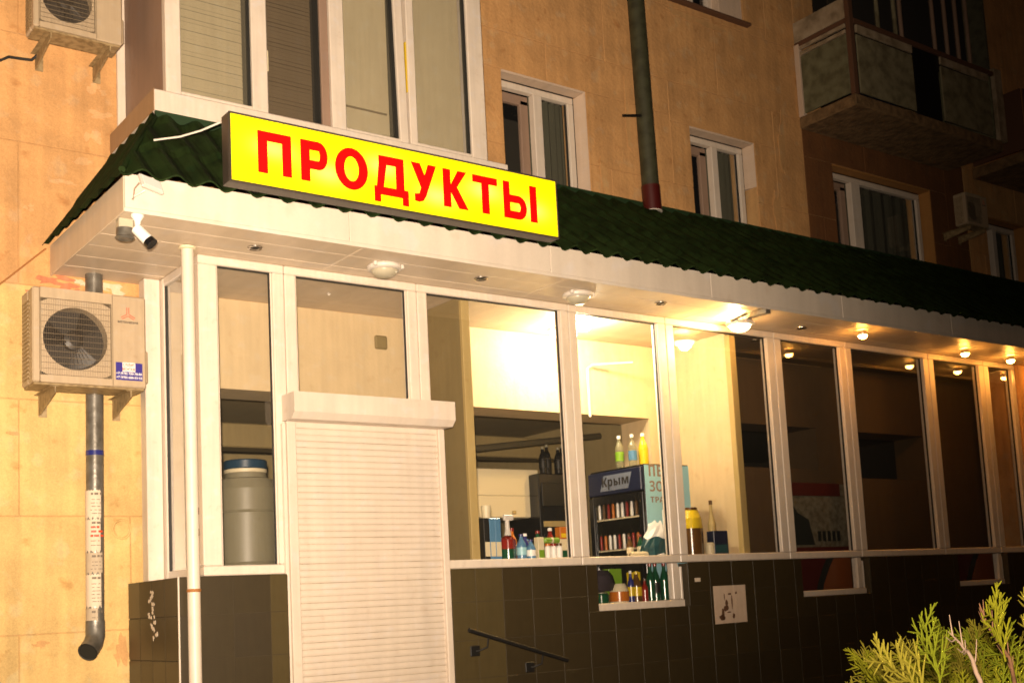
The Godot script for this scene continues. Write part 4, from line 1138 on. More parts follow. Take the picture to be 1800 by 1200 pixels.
	# cables
	var c := obj("black_cable", MB.new().tube([Vector3(-1.5, 4.93, -0.75), Vector3(-0.92, 4.995, -0.75), Vector3(-0.87, 5.03, -0.75), Vector3(-0.80, 5.035, -0.75), Vector3(-0.735, 5.042, -0.75), Vector3(-0.70, 5.08, -0.74)], 0.009, 0.009, 8), M.wire_black)
	tag(c, "black cable hanging along the wall to the upper air conditioner", "cable")
	c = obj("brown_wire", MB.new().tube([Vector3(-1.4, 3.1, -0.755), Vector3(-0.92, 3.594, -0.755), Vector3(-0.657, 3.846, -0.74)], 0.005, 0.005, 6), M.rust)
	tag(c, "thin brown wire slanting up the wall to the canopy's left end", "wire")
	# handrail, poster, small tag
	t = thing("handrail", "black metal handrail sloping down along the tiled base right of the shutter", "handrail", Vector3(1.73, 1.1, 0.08))
	obj("rail", MB.new().tube([Vector3(0, 0.29, 0.075), Vector3(0.80, 0.043, 0.075)], 0.015, 0.015, 12), M.metal_dark, t)
	for x in [0.06, 0.50]:
		var y: float = 0.29 - x * 0.309
		obj("bracket", MB.new().tube([Vector3(x + 0.09, y - 0.04, 0.075), Vector3(x + 0.09, y - 0.10, 0.06), Vector3(x + 0.05, y - 0.12, 0.02), Vector3(x + 0.03, y - 0.12, 0.002)], 0.006, 0.006, 8), M.metal_dark, t)
		obj("rosette", MB.new().box(Vector3(x - 0.01, y - 0.155, 0.001), Vector3(x + 0.065, y - 0.085, 0.012), 0.004), M.metal_dark, t)
	t = thing("paper_poster", "square white paper with a dark pencil drawing glued to the tiles by the low window", "poster", Vector3(4.23, 1.454, 0.0815))
	var pts := PackedVector2Array([Vector2(-0.177, -0.145), Vector2(0.178, -0.142), Vector2(0.180, 0.146), Vector2(-0.176, 0.145)])
	obj("sheet", MB.new().prism(pts, 0.0, 0.0012), M.reveal_plaster, t)
	var sk := MB.new()
	for q in [[-0.10, -0.10, 0.035, 0.03], [-0.085, -0.07, 0.02, 0.05], [-0.05, -0.03, 0.03, 0.03], [-0.04, 0.01, 0.016, 0.03], [0.03, -0.09, 0.018, 0.02], [0.02, 0.02, 0.008, 0.06], [0.00, 0.08, 0.022, 0.010], [0.07, 0.085, 0.012, 0.012], [-0.02, -0.06, 0.03, 0.006], [-0.06, 0.06, 0.006, 0.03]]:
		var ell := PackedVector2Array()
		for k in 9: ell.append(Vector2(q[0] + q[2] * cos(TAU * k / 9) * rng.randf_range(0.6, 1.1), q[1] + q[3] * sin(TAU * k / 9) * rng.randf_range(0.6, 1.1)))
		sk.prism(ell, 0.0013, 0.0017)
	obj("drawing", sk, M.wood_brown, t)
	var tg := obj("torn_label", B(3.865, 1.638, 0.0812, 3.925, 1.668, 0.083), M.paper)
	tag(tg, "tiny torn paper label on the tiles above the square paper poster", "label")

# ------------------------------------------------------------------ inside the shop
func interior() -> void:
	# ceiling lamps of the lit bay
	var dn := Transform3D(Basis(Vector3.RIGHT, PI), Vector3.ZERO)
	for q in [[3.18, -0.24, "glowing round ceiling lamp inside the shop near the glass", 0.50], [3.16, -0.52, "glowing round ceiling lamp inside the shop close to the back wall", 0.15]]:
		var t := thing("ceiling_lamp", q[2], "lamp", Vector3(q[0], SOF - 0.03, q[1]), 0.0, "lamps inside the shop")
		obj("base", MB.new().lathe([Vector2(0.085, 0), Vector2(0.085, 0.02), Vector2(0.07, 0.026)], dn, 24), M.lamp_plastic, t)
		obj("lamp_dome", MB.new().lathe([Vector2(0.07, 0.022), Vector2(0.066, 0.05), Vector2(0.045, 0.075), Vector2(0, 0.085)], dn, 24), M.lamp_lit, t)
		omni(t, Vector3(0, -0.05, 0), Color(1.0, 0.93, 0.78), q[3], 0.06)
	# barrel with a blue lid
	var c := thing("counter", "pale counter behind the left window that carries the plastic barrel", "counter", Vector3(0.9, 0.5, -1.3))
	obj("top", B(-0.62, 1.06, -0.3, 0.7, 1.1, 0.3, 0.005), M.board_pale, c)
	obj("front", B(-0.6, 0.0, 0.24, 0.68, 1.058, 0.28), M.board_pale, c)
	var t := thing("plastic_barrel", "translucent grey plastic barrel with blue screw lid behind the left window", "barrel", Vector3(0.835, 1.602, -1.25))
	obj("body", MB.new().lathe([Vector2(0.20, 0), Vector2(0.215, 0.02), Vector2(0.215, 0.30), Vector2(0.208, 0.31), Vector2(0.215, 0.32), Vector2(0.215, 0.66), Vector2(0.208, 0.67), Vector2(0.214, 0.68), Vector2(0.212, 0.83), Vector2(0.19, 0.90), Vector2(0.150, 0.91), Vector2(0.142, 0.97)], Transform3D(), 36), M.plastic_grey, t)
	obj("neck_ring", MB.new().lathe([Vector2(0.142, 0.945), Vector2(0.150, 0.95), Vector2(0.150, 0.972), Vector2(0.142, 0.975)], Transform3D(), 36), M.cream, t)
	obj("lid", MB.new().lathe([Vector2(0.148, 0.975), Vector2(0.152, 0.98), Vector2(0.152, 1.03), Vector2(0.145, 1.038), Vector2(0.03, 1.042), Vector2(0.02, 1.055), Vector2(0, 1.056)], Transform3D(), 36), M.blue_lid, t)
	# drinks fridge: door to the left, blue side to the street
	t = thing("drinks_fridge", "black glass door drinks fridge with light blue printed side in the shop window", "fridge", Vector3(3.71, 0.5, -0.246))
	obj("body", B(0.012, 0.1, -0.66, 0.50, 2.08, -0.002, 0.008), M.black_gloss, t)
	obj("blue_side", B(0.014, 0.12, -0.002, 0.49, 2.07, 0.002), M.fridge_blue, t)
	for q in [["ПЕРВ", 1.98, 0.09], ["ЗОЛО", 1.86, 0.085], ["ТРАДИ", 1.76, 0.06]]:
		write(q[0], t, Vector3(0.055, q[1], 0.0022), 0.30 if q[2] > 0.07 else 0.27, q[2], M.taupe_panel, 0.0, 0.001)
	var door := obj("door", MB.new().box(Vector3(-0.02, 0.12, -0.655), Vector3(0.010, 1.86, -0.60), 0.004).box(Vector3(-0.02, 0.12, -0.06), Vector3(0.010, 1.86, -0.005), 0.004).box(Vector3(-0.02, 0.12, -0.60), Vector3(0.010, 0.20, -0.06)).box(Vector3(-0.02, 1.80, -0.60), Vector3(0.010, 1.86, -0.06)), M.black_gloss, t)
	obj("pane", B(-0.006, 0.2, -0.60, -0.003, 1.80, -0.06), M.pane, door)
	obj("lining", B(0.012, 0.2, -0.60, 0.0135, 1.80, -0.06), M.fridge_inside, door)
	obj("header_panel", B(-0.022, 1.875, -0.65, 0.012, 2.06, -0.01, 0.006), M.fridge_navy, t)
	mat("badge_blue", Color(0.13, 0.15, 0.20), 0.4)
	obj("header_badge", MB.new().prism(PackedVector2Array([Vector2(-0.50, 1.905), Vector2(-0.16, 1.905), Vector2(-0.11, 2.03), Vector2(-0.45, 2.03)]), 0, 0.002, Transform3D(Basis(Vector3(0, 0, 1), Vector3(0, 1, 0), Vector3(-1, 0, 0)), Vector3(-0.0225, 0, 0))), M.badge_blue, t)
	write("Крым", t, Vector3(-0.026, 1.915, -0.47), 0.32, 0.10, M.print_black, -PI / 2, 0.001)
	for y in [0.98, 1.42, 1.67]:
		obj("shelf", B(0.0, y, -0.59, 0.011, y + 0.012, -0.07), M.cream, t)
	var kk := 0
	for y in [1.435, 1.685]:
		for k in 9:
			var zz := -0.56 + k * 0.056
			var m: Material = [M.bottle_red, M.print_white, M.print_white, M.bottle_orange, M.bottle_brown, M.bottle_red, M.print_white][(k * 3 + kk) % 7]
			obj("can", MB.new().lathe([Vector2(0.006, 0), Vector2(0.0062, 0.10), Vector2(0.004, 0.115), Vector2(0.0, 0.115)], Transform3D(Basis().scaled(Vector3(1, 1, 3.2)), Vector3(0.005, y, zz)), 10), m, t)
		kk += 1
	# three lemonade bottles on the fridge
	var bt := bottle("lemonade_bottle", "clear bottle with a green label, leftmost on the drinks fridge", Vector3(3.79, 2.582, -0.60), 0.27, 0.036, M.clear_plastic, M.bottle_lime, M.print_white, "bottles on the drinks fridge")
	bottle("lemonade_bottle", "clear bottle with an orange and blue label, middle one on the drinks fridge", Vector3(3.86, 2.582, -0.52), 0.275, 0.036, M.clear_plastic, M.bottle_blue, M.print_white, "bottles on the drinks fridge")
	bottle("lemonade_bottle", "yellow bottle with a white cap, rightmost on the drinks fridge", Vector3(3.96, 2.582, -0.50), 0.285, 0.04, M.bottle_yellow, M.bottle_yellow, M.print_white, "bottles on the drinks fridge")
	t = thing("dark_fridge", "dark fridge with a green lit strip behind the sill goods left of the drinks fridge", "fridge", Vector3(3.80, 0.5, -1.45))
	obj("body", B(-0.2, 0.05, -0.5, 0.32, 2.14, 0.0, 0.008), M.black_gloss, t)
	obj("header", B(-0.17, 1.86, 0.0, 0.29, 2.06, 0.008, 0.004), M.metal_dark, t)
	obj("green_strip", B(-0.17, 1.68, 0.0, 0.29, 1.73, 0.008, 0.003), M.olive_partition, t)
	obj("door", B(-0.17, 0.12, 0.0, 0.29, 1.62, 0.01, 0.004), M.black_gloss, t)
	for k in 4:
		bottle("dark_bottle", ["dark bottle on the dark fridge, leftmost of four", "dark bottle on the dark fridge, second of four from the left", "dark bottle on the dark fridge, third of four from the left", "dark bottle on the dark fridge, nearest to the window post"][k], Vector3(3.70 + k * 0.085, 2.641, -1.50 - 0.05 * (k % 2)), 0.24 + 0.03 * (k % 2), 0.036, M.black_gloss, M.metal_dark, M.plastic_grey, "bottles on the dark fridge")
	var duct := obj("ceiling_duct", MB.new().tube([Vector3(2.3, 2.74, -1.35), Vector3(3.2, 2.86, -1.45), Vector3(4.45, 3.02, -1.6)], 0.028, 0.028, 12), M.wood_dark)
	tag(duct, "dark round duct slanting up under the ceiling behind the shop opening", "duct")
	t = thing("wall_cupboard", "pale cream wall cupboard with a horizontal door seam inside the shop", "cupboard", Vector3(3.19, 2.27, -1.6))
	obj("case", B(-0.16, 0.0, -0.3, 0.52, 0.42, 0.0, 0.004), M.cream, t)
	obj("door", B(-0.155, 0.19, 0.0, 0.515, 0.416, 0.016, 0.004), M.cream, t)
	obj("door", B(-0.155, 0.004, 0.0, 0.515, 0.186, 0.016, 0.004), M.cream, t)
	obj("knob", B(0.21, 0.03, 0.016, 0.25, 0.06, 0.034, 0.006), M.partition_edge, t)
	obj("back_rail", B(-0.5, 0.0, -0.34, 0.52, 0.02, -0.3), M.board_pale, t)
	# advertising stand in the dark unit on the right
	t = thing("advert_stand", "printed board with a dark red head and pale body behind the dark glass", "display board", Vector3(5.43, 1.80, -0.27))
	obj("board", B(0, 0.03, -0.02, 0.74, 0.66, 0.0, 0.003), M.stand_white, t)
	obj("head", B(-0.01, 0.55, 0.0, 0.67, 0.665, 0.008, 0.003), M.stand_red, t)
	obj("foot_strip", B(0, 0.05, 0.0, 0.74, 0.10, 0.006), M.stand_red, t)
	var prints := MB.new()
	for k in 5: prints.box(Vector3(0.33 + k * 0.065, 0.15, 0.0), Vector3(0.37 + k * 0.065, 0.24, 0.003))
	prints.prism(PackedVector2Array([Vector2(0.02, 0.12), Vector2(0.28, 0.12), Vector2(0.22, 0.34), Vector2(0.08, 0.40), Vector2(0.02, 0.48)]), 0.0, 0.003)
	obj("dark_print", prints, M.arc_dark, t)
	obj("stand_foot", B(0.3, -0.1, -0.02, 0.44, 0.03, 0.02), M.metal_dark, t)
	obj("stand_pole", B(0.35, -1.3, -0.03, 0.39, 0.0, 0.0), M.metal_dark, t)
	for q in [[5.10, 5.98, "dark red printed panel with an orange curve behind the middle low window"], [7.29, 8.10, "dark red printed panel with a faint orange curve behind the right low window"]]:
		t = thing("printed_panel", q[2], "panel", Vector3(q[0], 1.44, -0.12), 0.0, "printed panels behind the low windows")
		obj("board", B(0, 0, -0.012, 0.88, 0.40, 0.0), M.arc_red, t)
		var arc := PackedVector2Array([Vector2(0.46, 0.0), Vector2(0.88, 0.0), Vector2(0.88, 0.40), Vector2(0.70, 0.40), Vector2(0.60, 0.28), Vector2(0.51, 0.14)])
		obj("orange_curve", MB.new().prism(arc, 0.0, 0.002), M.arc_orange, t)
		var band := PackedVector2Array([Vector2(0.38, 0.0), Vector2(0.455, 0.0), Vector2(0.505, 0.14), Vector2(0.595, 0.28), Vector2(0.695, 0.40), Vector2(0.60, 0.40), Vector2(0.50, 0.27), Vector2(0.42, 0.13)])
		obj("dark_band", MB.new().prism(band, 0.0, 0.002), M.arc_dark, t)

func bottle(called: String, label: String, at: Vector3, h: float, r: float, body: Material, lab: Material, cap: Material, group := "") -> Node3D:
	var t := thing(called, label, "bottle", at, 0.0, group)
	obj("body", MB.new().lathe([Vector2(0, 0), Vector2(r * 0.9, 0.002), Vector2(r, 0.01), Vector2(r, h * 0.55), Vector2(r * 0.85, h * 0.66), Vector2(r * 0.42, h * 0.80), Vector2(r * 0.36, h * 0.90)], Transform3D(), 18), body, t)
	obj("label", MB.new().lathe([Vector2(r * 1.015, h * 0.22), Vector2(r * 1.015, h * 0.50)], Transform3D(), 18), lab, t)
	obj("cap", MB.new().lathe([Vector2(r * 0.43, h * 0.90), Vector2(r * 0.43, h * 0.99), Vector2(0, h)], Transform3D(), 14), cap, t)
	return t

func carton(label: String, at: Vector3, w: float, h: float, d: float, m: Material, m2: Material, cat := "box", group := "goods on the window sill") -> void:
	var t := thing("carton", label, cat, at, 0.0, group)
	obj("box", B(-w / 2, 0, -d / 2, w / 2, h, d / 2, 0.003), m, t)
	obj("front_print", B(-w * 0.42, h * 0.12, d / 2, w * 0.42, h * 0.45, d / 2 + 0.0015), m2, t)

func goods() -> void:
	var s := 1.838
	var z := -0.13
	var gs := "goods on the window sill"
	for k in 3:
		carton(["tall grey and white pack against the partition, first of three on the sill", "tall grey and white pack, middle of the three packs on the sill", "tall grey and white pack next to the red bottle on the sill"][k], Vector3(2.085 + k * 0.055, s, z - 0.01 * k), 0.047, 0.30, 0.07, [M.metal_dark, M.bottle_blue, M.bottle_blue][k], M.cream)
	var t := thing("paper_cup", "pale yellow cup standing on the tall packs at the sill's left end", "cup", Vector3(2.11, s + 0.302, z))
	obj("cup", MB.new().lathe([Vector2(0.028, 0), Vector2(0.036, 0.085), Vector2(0.033, 0.085), Vector2(0.026, 0.004), Vector2(0, 0.004)], Transform3D(), 18), M.cream, t)
	t = thing("spray_bottle", "red and green bottle with a white pump on the window sill", "bottle", Vector3(2.285, s, z), 0.0, gs)
	obj("green_body", MB.new().lathe([Vector2(0, 0), Vector2(0.062, 0.002), Vector2(0.063, 0.085)], Transform3D(Basis().scaled(Vector3(1, 1, 0.6))), 20), M.bottle_green, t)
	obj("red_body", MB.new().lathe([Vector2(0.063, 0.085), Vector2(0.062, 0.15), Vector2(0.03, 0.175), Vector2(0.02, 0.18)], Transform3D(Basis().scaled(Vector3(1, 1, 0.6))), 20), M.bottle_red, t)
	obj("pump", MB.new().lathe([Vector2(0.026, 0.18), Vector2(0.018, 0.22), Vector2(0.016, 0.29), Vector2(0, 0.292)], Transform3D(), 14), M.lamp_plastic, t)
	obj("trigger", B(-0.03, 0.285, -0.014, 0.05, 0.325, 0.014, 0.006), M.lamp_plastic, t)
	bottle("cleaner_bottle", "light blue bottle with navy cap right of the red spray bottle", Vector3(2.40, s, z), 0.19, 0.036, M.bottle_blue, M.fridge_blue, M.bottle_navy, gs)
	bottle("cleaner_bottle", "small blue bottle with dark violet cap beside the light blue bottle", Vector3(2.475, s, z + 0.01), 0.15, 0.034, M.bottle_blue, M.print_white, M.bottle_navy, gs)
	bottle("cleaner_bottle", "navy bottle half hidden behind the small blue bottle", Vector3(2.515, s, z - 0.09), 0.16, 0.034, M.bottle_navy, M.bottle_blue, M.bottle_blue, gs)
	carton("slim cream carton between the small blue bottle and the white jars", Vector3(2.558, s, z), 0.055, 0.165, 0.05, M.cream, M.bottle_lime)
	for k in 3:
		t = thing("jar", ["white jar with orange lid, left of three on the sill", "white jar with red lid, middle of three on the sill", "white jar with brown lid, right of three on the sill"][k], "jar", Vector3(2.618 + k * 0.052, s, z + 0.02), 0.0, gs)
		obj("body", MB.new().lathe([Vector2(0, 0), Vector2(0.022, 0.002), Vector2(0.023, 0.09), Vector2(0.018, 0.1)], Transform3D(), 14), M.print_white, t)
		obj("lid", MB.new().lathe([Vector2(0.021, 0.1), Vector2(0.021, 0.118), Vector2(0, 0.12)], Transform3D(), 14), [M.bottle_orange, M.bottle_red, M.bottle_brown][k], t)
	t = thing("sponge_pack", "bright lime green pack lying on the white jars", "pack", Vector3(2.655, s + 0.121, z + 0.01))
	obj("pack", B(-0.075, 0, -0.03, 0.075, 0.04, 0.03, 0.014), M.bottle_lime, t)
	obj("band", B(-0.02, -0.0005, -0.0305, 0.02, 0.041, 0.0305, 0.013), M.cream, t)
	carton("cream pack with a green arch print near the sill's right end", Vector3(2.775, s, z), 0.10, 0.15, 0.06, M.cream, M.bottle_green)
	carton("small orange box lying on top of the cream pack", Vector3(2.79, s + 0.151, z), 0.12, 0.085, 0.06, M.bottle_orange, M.bottle_yellow)
	carton("slim white pack in the corner against the window post", Vector3(2.862, s, z + 0.01), 0.036, 0.19, 0.05, M.print_white, M.bottle_blue)
	for k in 6:
		bottle("detergent_bottle", ["green bottle in the back row behind the grey packs", "white bottle in the back row behind the red spray bottle", "orange bottle in the back row behind the light blue bottle", "dark blue bottle in the back row behind the cream carton", "green bottle in the back row behind the white jars", "red bottle in the back row behind the cream pack"][k], Vector3(2.16 + k * 0.115, s, z - 0.095), 0.20 + 0.02 * (k % 3), 0.037, [M.bottle_green, M.plastic_grey, M.bottle_orange, M.bottle_navy, M.bottle_green, M.bottle_red][k], [M.cream, M.bottle_blue, M.cream, M.print_white, M.bottle_yellow, M.cream][k], [M.print_white, M.bottle_navy, M.bottle_red, M.print_white, M.bottle_red, M.print_white][k], gs)
	for k in 3:
		bottle("sauce_bottle", ["small brown bottle between the paper roll and the bag", "small green bottle behind the plastic bag's left side", "small orange bottle behind the plastic bag's right side"][k], Vector3(3.50 + k * 0.11, s, -0.22), 0.17 + 0.015 * k, 0.028, [M.bottle_brown, M.bottle_green, M.bottle_orange][k], M.cream, M.bottle_red, gs)
	# window with the fridge behind
	t = thing("plastic_bag", "white plastic bag with a dark teal print slumped before the fridge", "bag", Vector3(3.66, s, -0.13))
	var shape := func(grow: float, i0: int, i1: int) -> MB:
		var rings := [[0.0, 0.10, 0.07, 0.0], [0.02, 0.125, 0.085, 0.0], [0.08, 0.13, 0.08, 0.008], [0.15, 0.105, 0.06, 0.022], [0.21, 0.085, 0.045, 0.045], [0.25, 0.07, 0.03, 0.04], [0.275, 0.035, 0.012, 0.06]]
		var m := MB.new()
		for i in range(i0, i1):
			for k in 18:
				var p := []
				for c in [[i, k], [i, k + 1], [i + 1, k + 1], [i + 1, k]]:
					var q: Array = rings[c[0]]
					var ang: float = TAU * (c[1] % 18) / 18.0
					var w: float = 1.0 + grow + 0.10 * sin(3.0 * ang + c[0] * 1.3) + 0.07 * sin(7.0 * ang - c[0] * 2.1)
					p.append(Vector3(q[3] + q[1] * w * cos(ang), q[0] + 0.012 * sin(4.0 * ang + c[0]), q[2] * w * sin(-ang)))
				m.quad(p[0], p[1], p[2], p[3])
		return m
	obj("bag", shape.call(0.0, 0, 6), M.print_white, t)
	obj("print", shape.call(0.015, 1, 3), M.teal_dark, t)
	t = thing("paper_roll", "flat white roll lying at the left foot of the plastic bag", "roll", Vector3(3.47, s + 0.022, -0.10))
	obj("roll", MB.new().tube([Vector3(-0.085, 0, 0), Vector3(0.085, 0, 0)], 0.026, 0.026, 16), M.cream, t)
	obj("core", MB.new().tube([Vector3(-0.086, 0, 0), Vector3(0.086, 0, 0)], 0.010, 0.010, 10), M.bottle_brown, t)
	t = thing("tall_can", "tall white canister with a brown cap at the window post", "canister", Vector3(3.815, s, -0.12), 0.0, gs)
	obj("body", MB.new().lathe([Vector2(0, 0), Vector2(0.038, 0.002), Vector2(0.038, 0.36), Vector2(0.030, 0.372)], Transform3D(), 18), M.print_white, t)
	obj("cap", MB.new().lathe([Vector2(0.032, 0.372), Vector2(0.032, 0.44), Vector2(0, 0.442)], Transform3D(), 18), M.bottle_brown, t)
	t = thing("brown_jar", "big brown jar with yellow shoulders right of the window post", "jar", Vector3(4.085, s, -0.14), 0.0, gs)
	obj("body", MB.new().lathe([Vector2(0, 0), Vector2(0.098, 0.004), Vector2(0.102, 0.22)], Transform3D(Basis().scaled(Vector3(1, 1, 0.8))), 22), M.bottle_brown, t)
	obj("shoulder", MB.new().lathe([Vector2(0.102, 0.22), Vector2(0.095, 0.30), Vector2(0.07, 0.36), Vector2(0.062, 0.365)], Transform3D(Basis().scaled(Vector3(1, 1, 0.8))), 22), M.bottle_yellow, t)
	obj("cap", MB.new().lathe([Vector2(0.066, 0.365), Vector2(0.066, 0.385), Vector2(0, 0.387)], Transform3D(Basis().scaled(Vector3(1, 1, 0.8))), 22), M.bottle_brown, t)
	t = thing("small_white_jar", "small white jar between the brown jar and the dark blue box", "jar", Vector3(4.215, s, -0.08), 0.0, gs)
	obj("body", MB.new().lathe([Vector2(0, 0), Vector2(0.036, 0.002), Vector2(0.038, 0.09), Vector2(0.03, 0.105), Vector2(0, 0.106)], Transform3D(), 16), M.cream, t)
	carton("dark blue pack beside the lit wall at the sill's right end", Vector3(4.37, s, -0.14), 0.16, 0.20, 0.08, M.fridge_navy, M.teal_dark)
	t = thing("oil_bottle", "slim olive bottle with a narrow neck standing behind the dark blue pack", "bottle", Vector3(4.40, s, -0.22), 0.0, gs)
	obj("body", MB.new().lathe([Vector2(0, 0), Vector2(0.034, 0.002), Vector2(0.034, 0.26), Vector2(0.013, 0.34), Vector2(0.012, 0.42)], Transform3D(), 16), M.partition_edge, t)
	obj("cap", MB.new().lathe([Vector2(0.015, 0.42), Vector2(0.015, 0.455), Vector2(0, 0.456)], Transform3D(), 12), M.bottle_brown, t)
	# low window: bottles on the shelf
	var y := 1.501
	var g2 := "goods behind the lit low window"
	t = thing("dark_bundle", "dark violet bundle of cloth in the upper left of the low window", "bundle", Vector3(3.15, y + 0.092, -0.17), 0.0, g2)
	obj("bundle", MB.new().lathe([Vector2(0, 0), Vector2(0.09, 0.01), Vector2(0.11, 0.06), Vector2(0.095, 0.12), Vector2(0.06, 0.16), Vector2(0, 0.165)], Transform3D(Basis().scaled(Vector3(1.1, 1, 0.7))), 9), M.dark_cloth, t)
	t = thing("preserve_jar", "squat green jar in the lower left corner of the low window", "jar", Vector3(3.10, y, -0.12), 0.0, g2)
	obj("body", MB.new().lathe([Vector2(0, 0), Vector2(0.058, 0.002), Vector2(0.06, 0.07), Vector2(0.045, 0.085)], Transform3D(), 18), M.bottle_green, t)
	obj("lid", MB.new().lathe([Vector2(0.046, 0.083), Vector2(0.046, 0.091), Vector2(0, 0.0915)], Transform3D(), 18), M.plastic_grey, t)
	t = thing("cream_jug", "cream jug with orange belly in the middle of the low window", "jug", Vector3(3.285, y, -0.13), 0.0, g2)
	obj("body", MB.new().lathe([Vector2(0, 0), Vector2(0.068, 0.003), Vector2(0.072, 0.09), Vector2(0.055, 0.135), Vector2(0.045, 0.15)], Transform3D(), 20), M.cream, t)
	obj("belly", MB.new().lathe([Vector2(0.0735, 0.02), Vector2(0.0745, 0.09), Vector2(0.0735, 0.092)], Transform3D(), 20), M.bottle_orange, t)
	carton("green box behind the cream jug in the low window", Vector3(3.34, y, -0.26), 0.13, 0.265, 0.07, M.bottle_lime, M.bottle_green, "box", g2)
	bottle("blue_bottle", "blue bottle with a white cap right of the cream jug", Vector3(3.395, y, -0.12), 0.245, 0.026, M.bottle_navy, M.bottle_yellow, M.print_white, g2)
	bottle("syrup_bottle", "brown bottle with a yellow label in the low window", Vector3(3.47, y, -0.14), 0.24, 0.04, M.bottle_brown, M.bottle_yellow, M.bottle_yellow, g2)
	carton("yellow pack standing behind the brown bottle in the low window", Vector3(3.535, y, -0.24), 0.10, 0.235, 0.05, M.bottle_yellow, M.bottle_red, "box", g2)
	bottle("syrup_bottle", "dark red bottle in front of the yellow pack in the low window", Vector3(3.525, y, -0.11), 0.18, 0.026, M.bottle_red, M.bottle_red, M.bottle_brown, g2)
	for k in 4:
		bottle("wine_bottle", ["dark green bottle with a red neck, first from the left of four", "dark green bottle with a red neck, second from the left of four", "dark green bottle with a red neck, third from the left of four", "dark green bottle with a red neck beside the low window's post"][k], Vector3(3.605 + k * 0.072, y, -0.13 - 0.02 * (k % 2)), 0.30, 0.034, M.bottle_green, M.metal_dark if k % 2 else M.bottle_green, M.bottle_red, g2)

# ------------------------------------------------------------------ thuja bush close to the camera
func spray(sd: int) -> MB:
	var r := RandomNumberGenerator.new()
	r.seed = sd
	var mb := MB.new()
	spray_branch(mb, r, Vector3.ZERO, Vector3(0, 1, 0), 0.10, 0.0021, 0)
	return mb

# flat fan of scale-leaved twigs: the shoot, its side shoots, their fingers; each finger bulges and narrows like the leaf scales do
func spray_branch(mb: MB, r: RandomNumberGenerator, p: Vector3, d: Vector3, length: float, rad: float, depth: int) -> void:
	var pts := [p]
	var q := p
	var dd := d
	var n: int = [5, 3, 2][depth]
	for k in n:
		dd = (dd + Vector3(r.randf_range(-0.16, 0.16), 0.05, r.randf_range(-0.10, 0.10))).normalized()
		q += dd * length / n
		pts.append(q)
	for k in n:
		var wob := r.randf_range(0.85, 1.2)
		mb.tube([pts[k], pts[k + 1] + (pts[k + 1] - pts[k]) * 0.12], rad * wob * lerpf(1.0, 0.75, float(k) / n), rad * 0.72 * lerpf(1.0, 0.6, float(k + 1) / n), 4, depth > 0 and k == n - 1)
	if depth >= 2: return
	var cnt: int = [9, 5][depth]
	for k in cnt:
		var f := 0.14 + 0.82 * (k + r.randf_range(-0.2, 0.2)) / cnt
		f = clampf(f, 0.05, 0.97)
		var i := mini(int(f * n), n - 1)
		var at: Vector3 = pts[i].lerp(pts[i + 1], f * n - i)
		var sgn := 1.0 if k % 2 == 0 else -1.0
		var side := Vector3(sgn * r.randf_range(0.45, 0.85), 0.8, r.randf_range(-0.15, 0.15))
		var bas := Quaternion(Vector3.UP, d.normalized()) if d.normalized().distance_to(Vector3.UP) > 0.001 else Quaternion.IDENTITY
		spray_branch(mb, r, at, (bas * side).normalized(), length * (0.56 - 0.30 * f) * r.randf_range(0.7, 1.25), rad * 0.93, depth + 1)

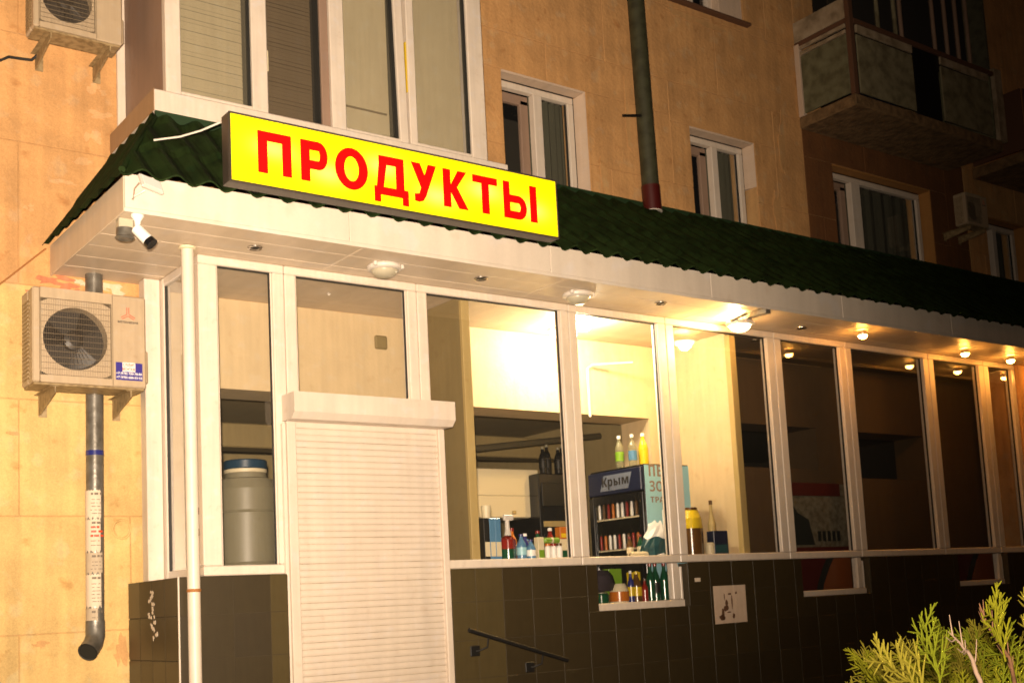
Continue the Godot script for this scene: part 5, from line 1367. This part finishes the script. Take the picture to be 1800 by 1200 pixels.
func bush() -> void:
	var centre := Vector3(-0.255, 0.56, 5.25)
	var t := thing("thuja_bush", "bright green thuja bush with a few bare pink twigs in the right foreground", "bush", Vector3(centre.x, 0, centre.z))
	obj("trunk", MB.new().tube([Vector3(0, 0, 0), Vector3(0.02, 0.4, 0.0), Vector3(0, 0.9, 0.02), Vector3(0.03, 1.2, 0)], 0.035, 0.012, 8), M.bark, t)
	var meshes := []
	for k in 5: meshes.append(spray(40 + k).mesh())
	var r := RandomNumberGenerator.new()
	r.seed = 77
	var per := []
	for k in 5: per.append([])
	var limbs := MB.new()
	for k in 2400:
		# points on a broad clipped hedge-like crown with an uneven top
		var th := r.randf_range(0, TAU)
		var hh := pow(r.randf(), 0.6)
		var bump := 0.10 * sin(2.0 * th + 0.6) + 0.07 * sin(5.0 * th + 2.0)
		var rad := 0.60 * (1.0 + bump) * sqrt(maxf(0.0, 1.0 - pow(maxf(0.0, hh - 0.45) / 0.58, 2.6))) + 0.02
		var inner := sqrt(r.randf()) if hh > 0.8 else 1.0 - 0.35 * pow(r.randf(), 1.6)
		var pos := Vector3(cos(th) * rad * inner, 0, sin(th) * rad * inner)
		var y := 0.10 + hh * (1.205 + 0.05 * sin(pos.x * 11.0 + 1.0) + 0.045 * sin(pos.z * 13.0) + 0.03 * sin(pos.x * 23.0 + pos.z * 9.0))
		pos.y = y
		var outw := Vector3(cos(th), 0, sin(th))
		var dir := (outw * r.randf_range(0.25, 0.8) + Vector3(0, r.randf_range(0.6, 1.15), 0) + Vector3(r.randf_range(-0.3, 0.3), 0, r.randf_range(-0.3, 0.3))).normalized()
		var roll := r.randf_range(-1.2, 1.2)
		var bz := outw.rotated(dir, roll)
		var bx := dir.cross(bz).normalized()
		bz = bx.cross(dir).normalized()
		var s := r.randf_range(0.8, 1.5)
		per[r.randi() % 5].append(Transform3D(Basis(bx * s, dir * s, bz * s), pos))
		if k % 26 == 0:
			limbs.tube([Vector3(pos.x * 0.15, y * 0.72, pos.z * 0.15), Vector3(pos.x * 0.6, y * 0.9, pos.z * 0.6), pos], 0.007, 0.003, 5, false)
	obj("limbs", limbs, M.bark, t)
	var tr := RandomNumberGenerator.new()
	tr.seed = 12
	for q in [["twig", M.bark, [Vector3(-0.43, 1.33, 0.19), Vector3(-0.487, 1.415, 0.21), Vector3(-0.545, 1.475, 0.21), Vector3(-0.560, 1.510, 0.21)], 0.0042], ["dry_twig", M.dry_twig, [Vector3(-0.555, 1.33, 0.20), Vector3(-0.578, 1.385, 0.21), Vector3(-0.606, 1.432, 0.21), Vector3(-0.622, 1.440, 0.212), Vector3(-0.655, 1.468, 0.21)], 0.0052]]:
		var path := []
		for k in q[2].size() - 1:
			for m in 4:
				path.append(q[2][k].lerp(q[2][k + 1], m / 4.0) + Vector3(tr.randf_range(-1, 1), tr.randf_range(-1, 1), tr.randf_range(-1, 1)) * 0.0016)
		path.append(q[2][-1])
		var tw := MB.new().tube(path, q[3], 0.0010, 6)
		for k in 9:
			var i := 3 + tr.randi() % (path.size() - 4)
			var dirv: Vector3 = (path[i + 1] - path[i]).normalized().rotated(Vector3(0, 0, 1), tr.randf_range(0.5, 1.0) * (1.0 if k % 2 else -1.0))
			var ln := tr.randf_range(0.010, 0.034)
			tw.tube([path[i], path[i] + dirv * ln * 0.5, path[i] + (dirv + Vector3(0, 0.4, 0)) * ln], 0.0016, 0.0006, 5)
		obj(q[0], tw, q[1], t)
	# leading shoots that stand clear of the crown
	for q in [[-0.72, 0.92, 0.21, 0.9, 1.4], [-0.70, 0.88, 0.21, 1.3, 1.3], [-0.69, 0.925, 0.21, 0.1, 1.2], [-0.50, 0.96, 0.21, 0.35, 1.2], [-0.40, 0.95, 0.20, -0.25, 1.3], [-0.33, 0.95, 0.20, 0.1, 1.4], [-0.27, 0.97, 0.19, -0.4, 1.3]]:
		per[int(absf(q[0]) * 10) % 5].append(Transform3D(Basis(Vector3(0, 0, 1), q[3]).scaled(Vector3.ONE * q[4]), Vector3(q[0], q[1] + 0.45, q[2])))
	for k in 5:
		var mm := MultiMesh.new()
		mm.transform_format = MultiMesh.TRANSFORM_3D
		mm.mesh = meshes[k]
		mm.instance_count = per[k].size()
		for i in per[k].size(): mm.set_instance_transform(i, per[k][i])
		var mi := MultiMeshInstance3D.new()
		mi.multimesh = mm
		mi.material_override = M["thuja_%d" % [0, 1, 2, 0, 2][k]]
		mi.name = "crown" if k == 0 else "crown_%03d" % k
		stuff(mi)
		t.add_child(mi, true)
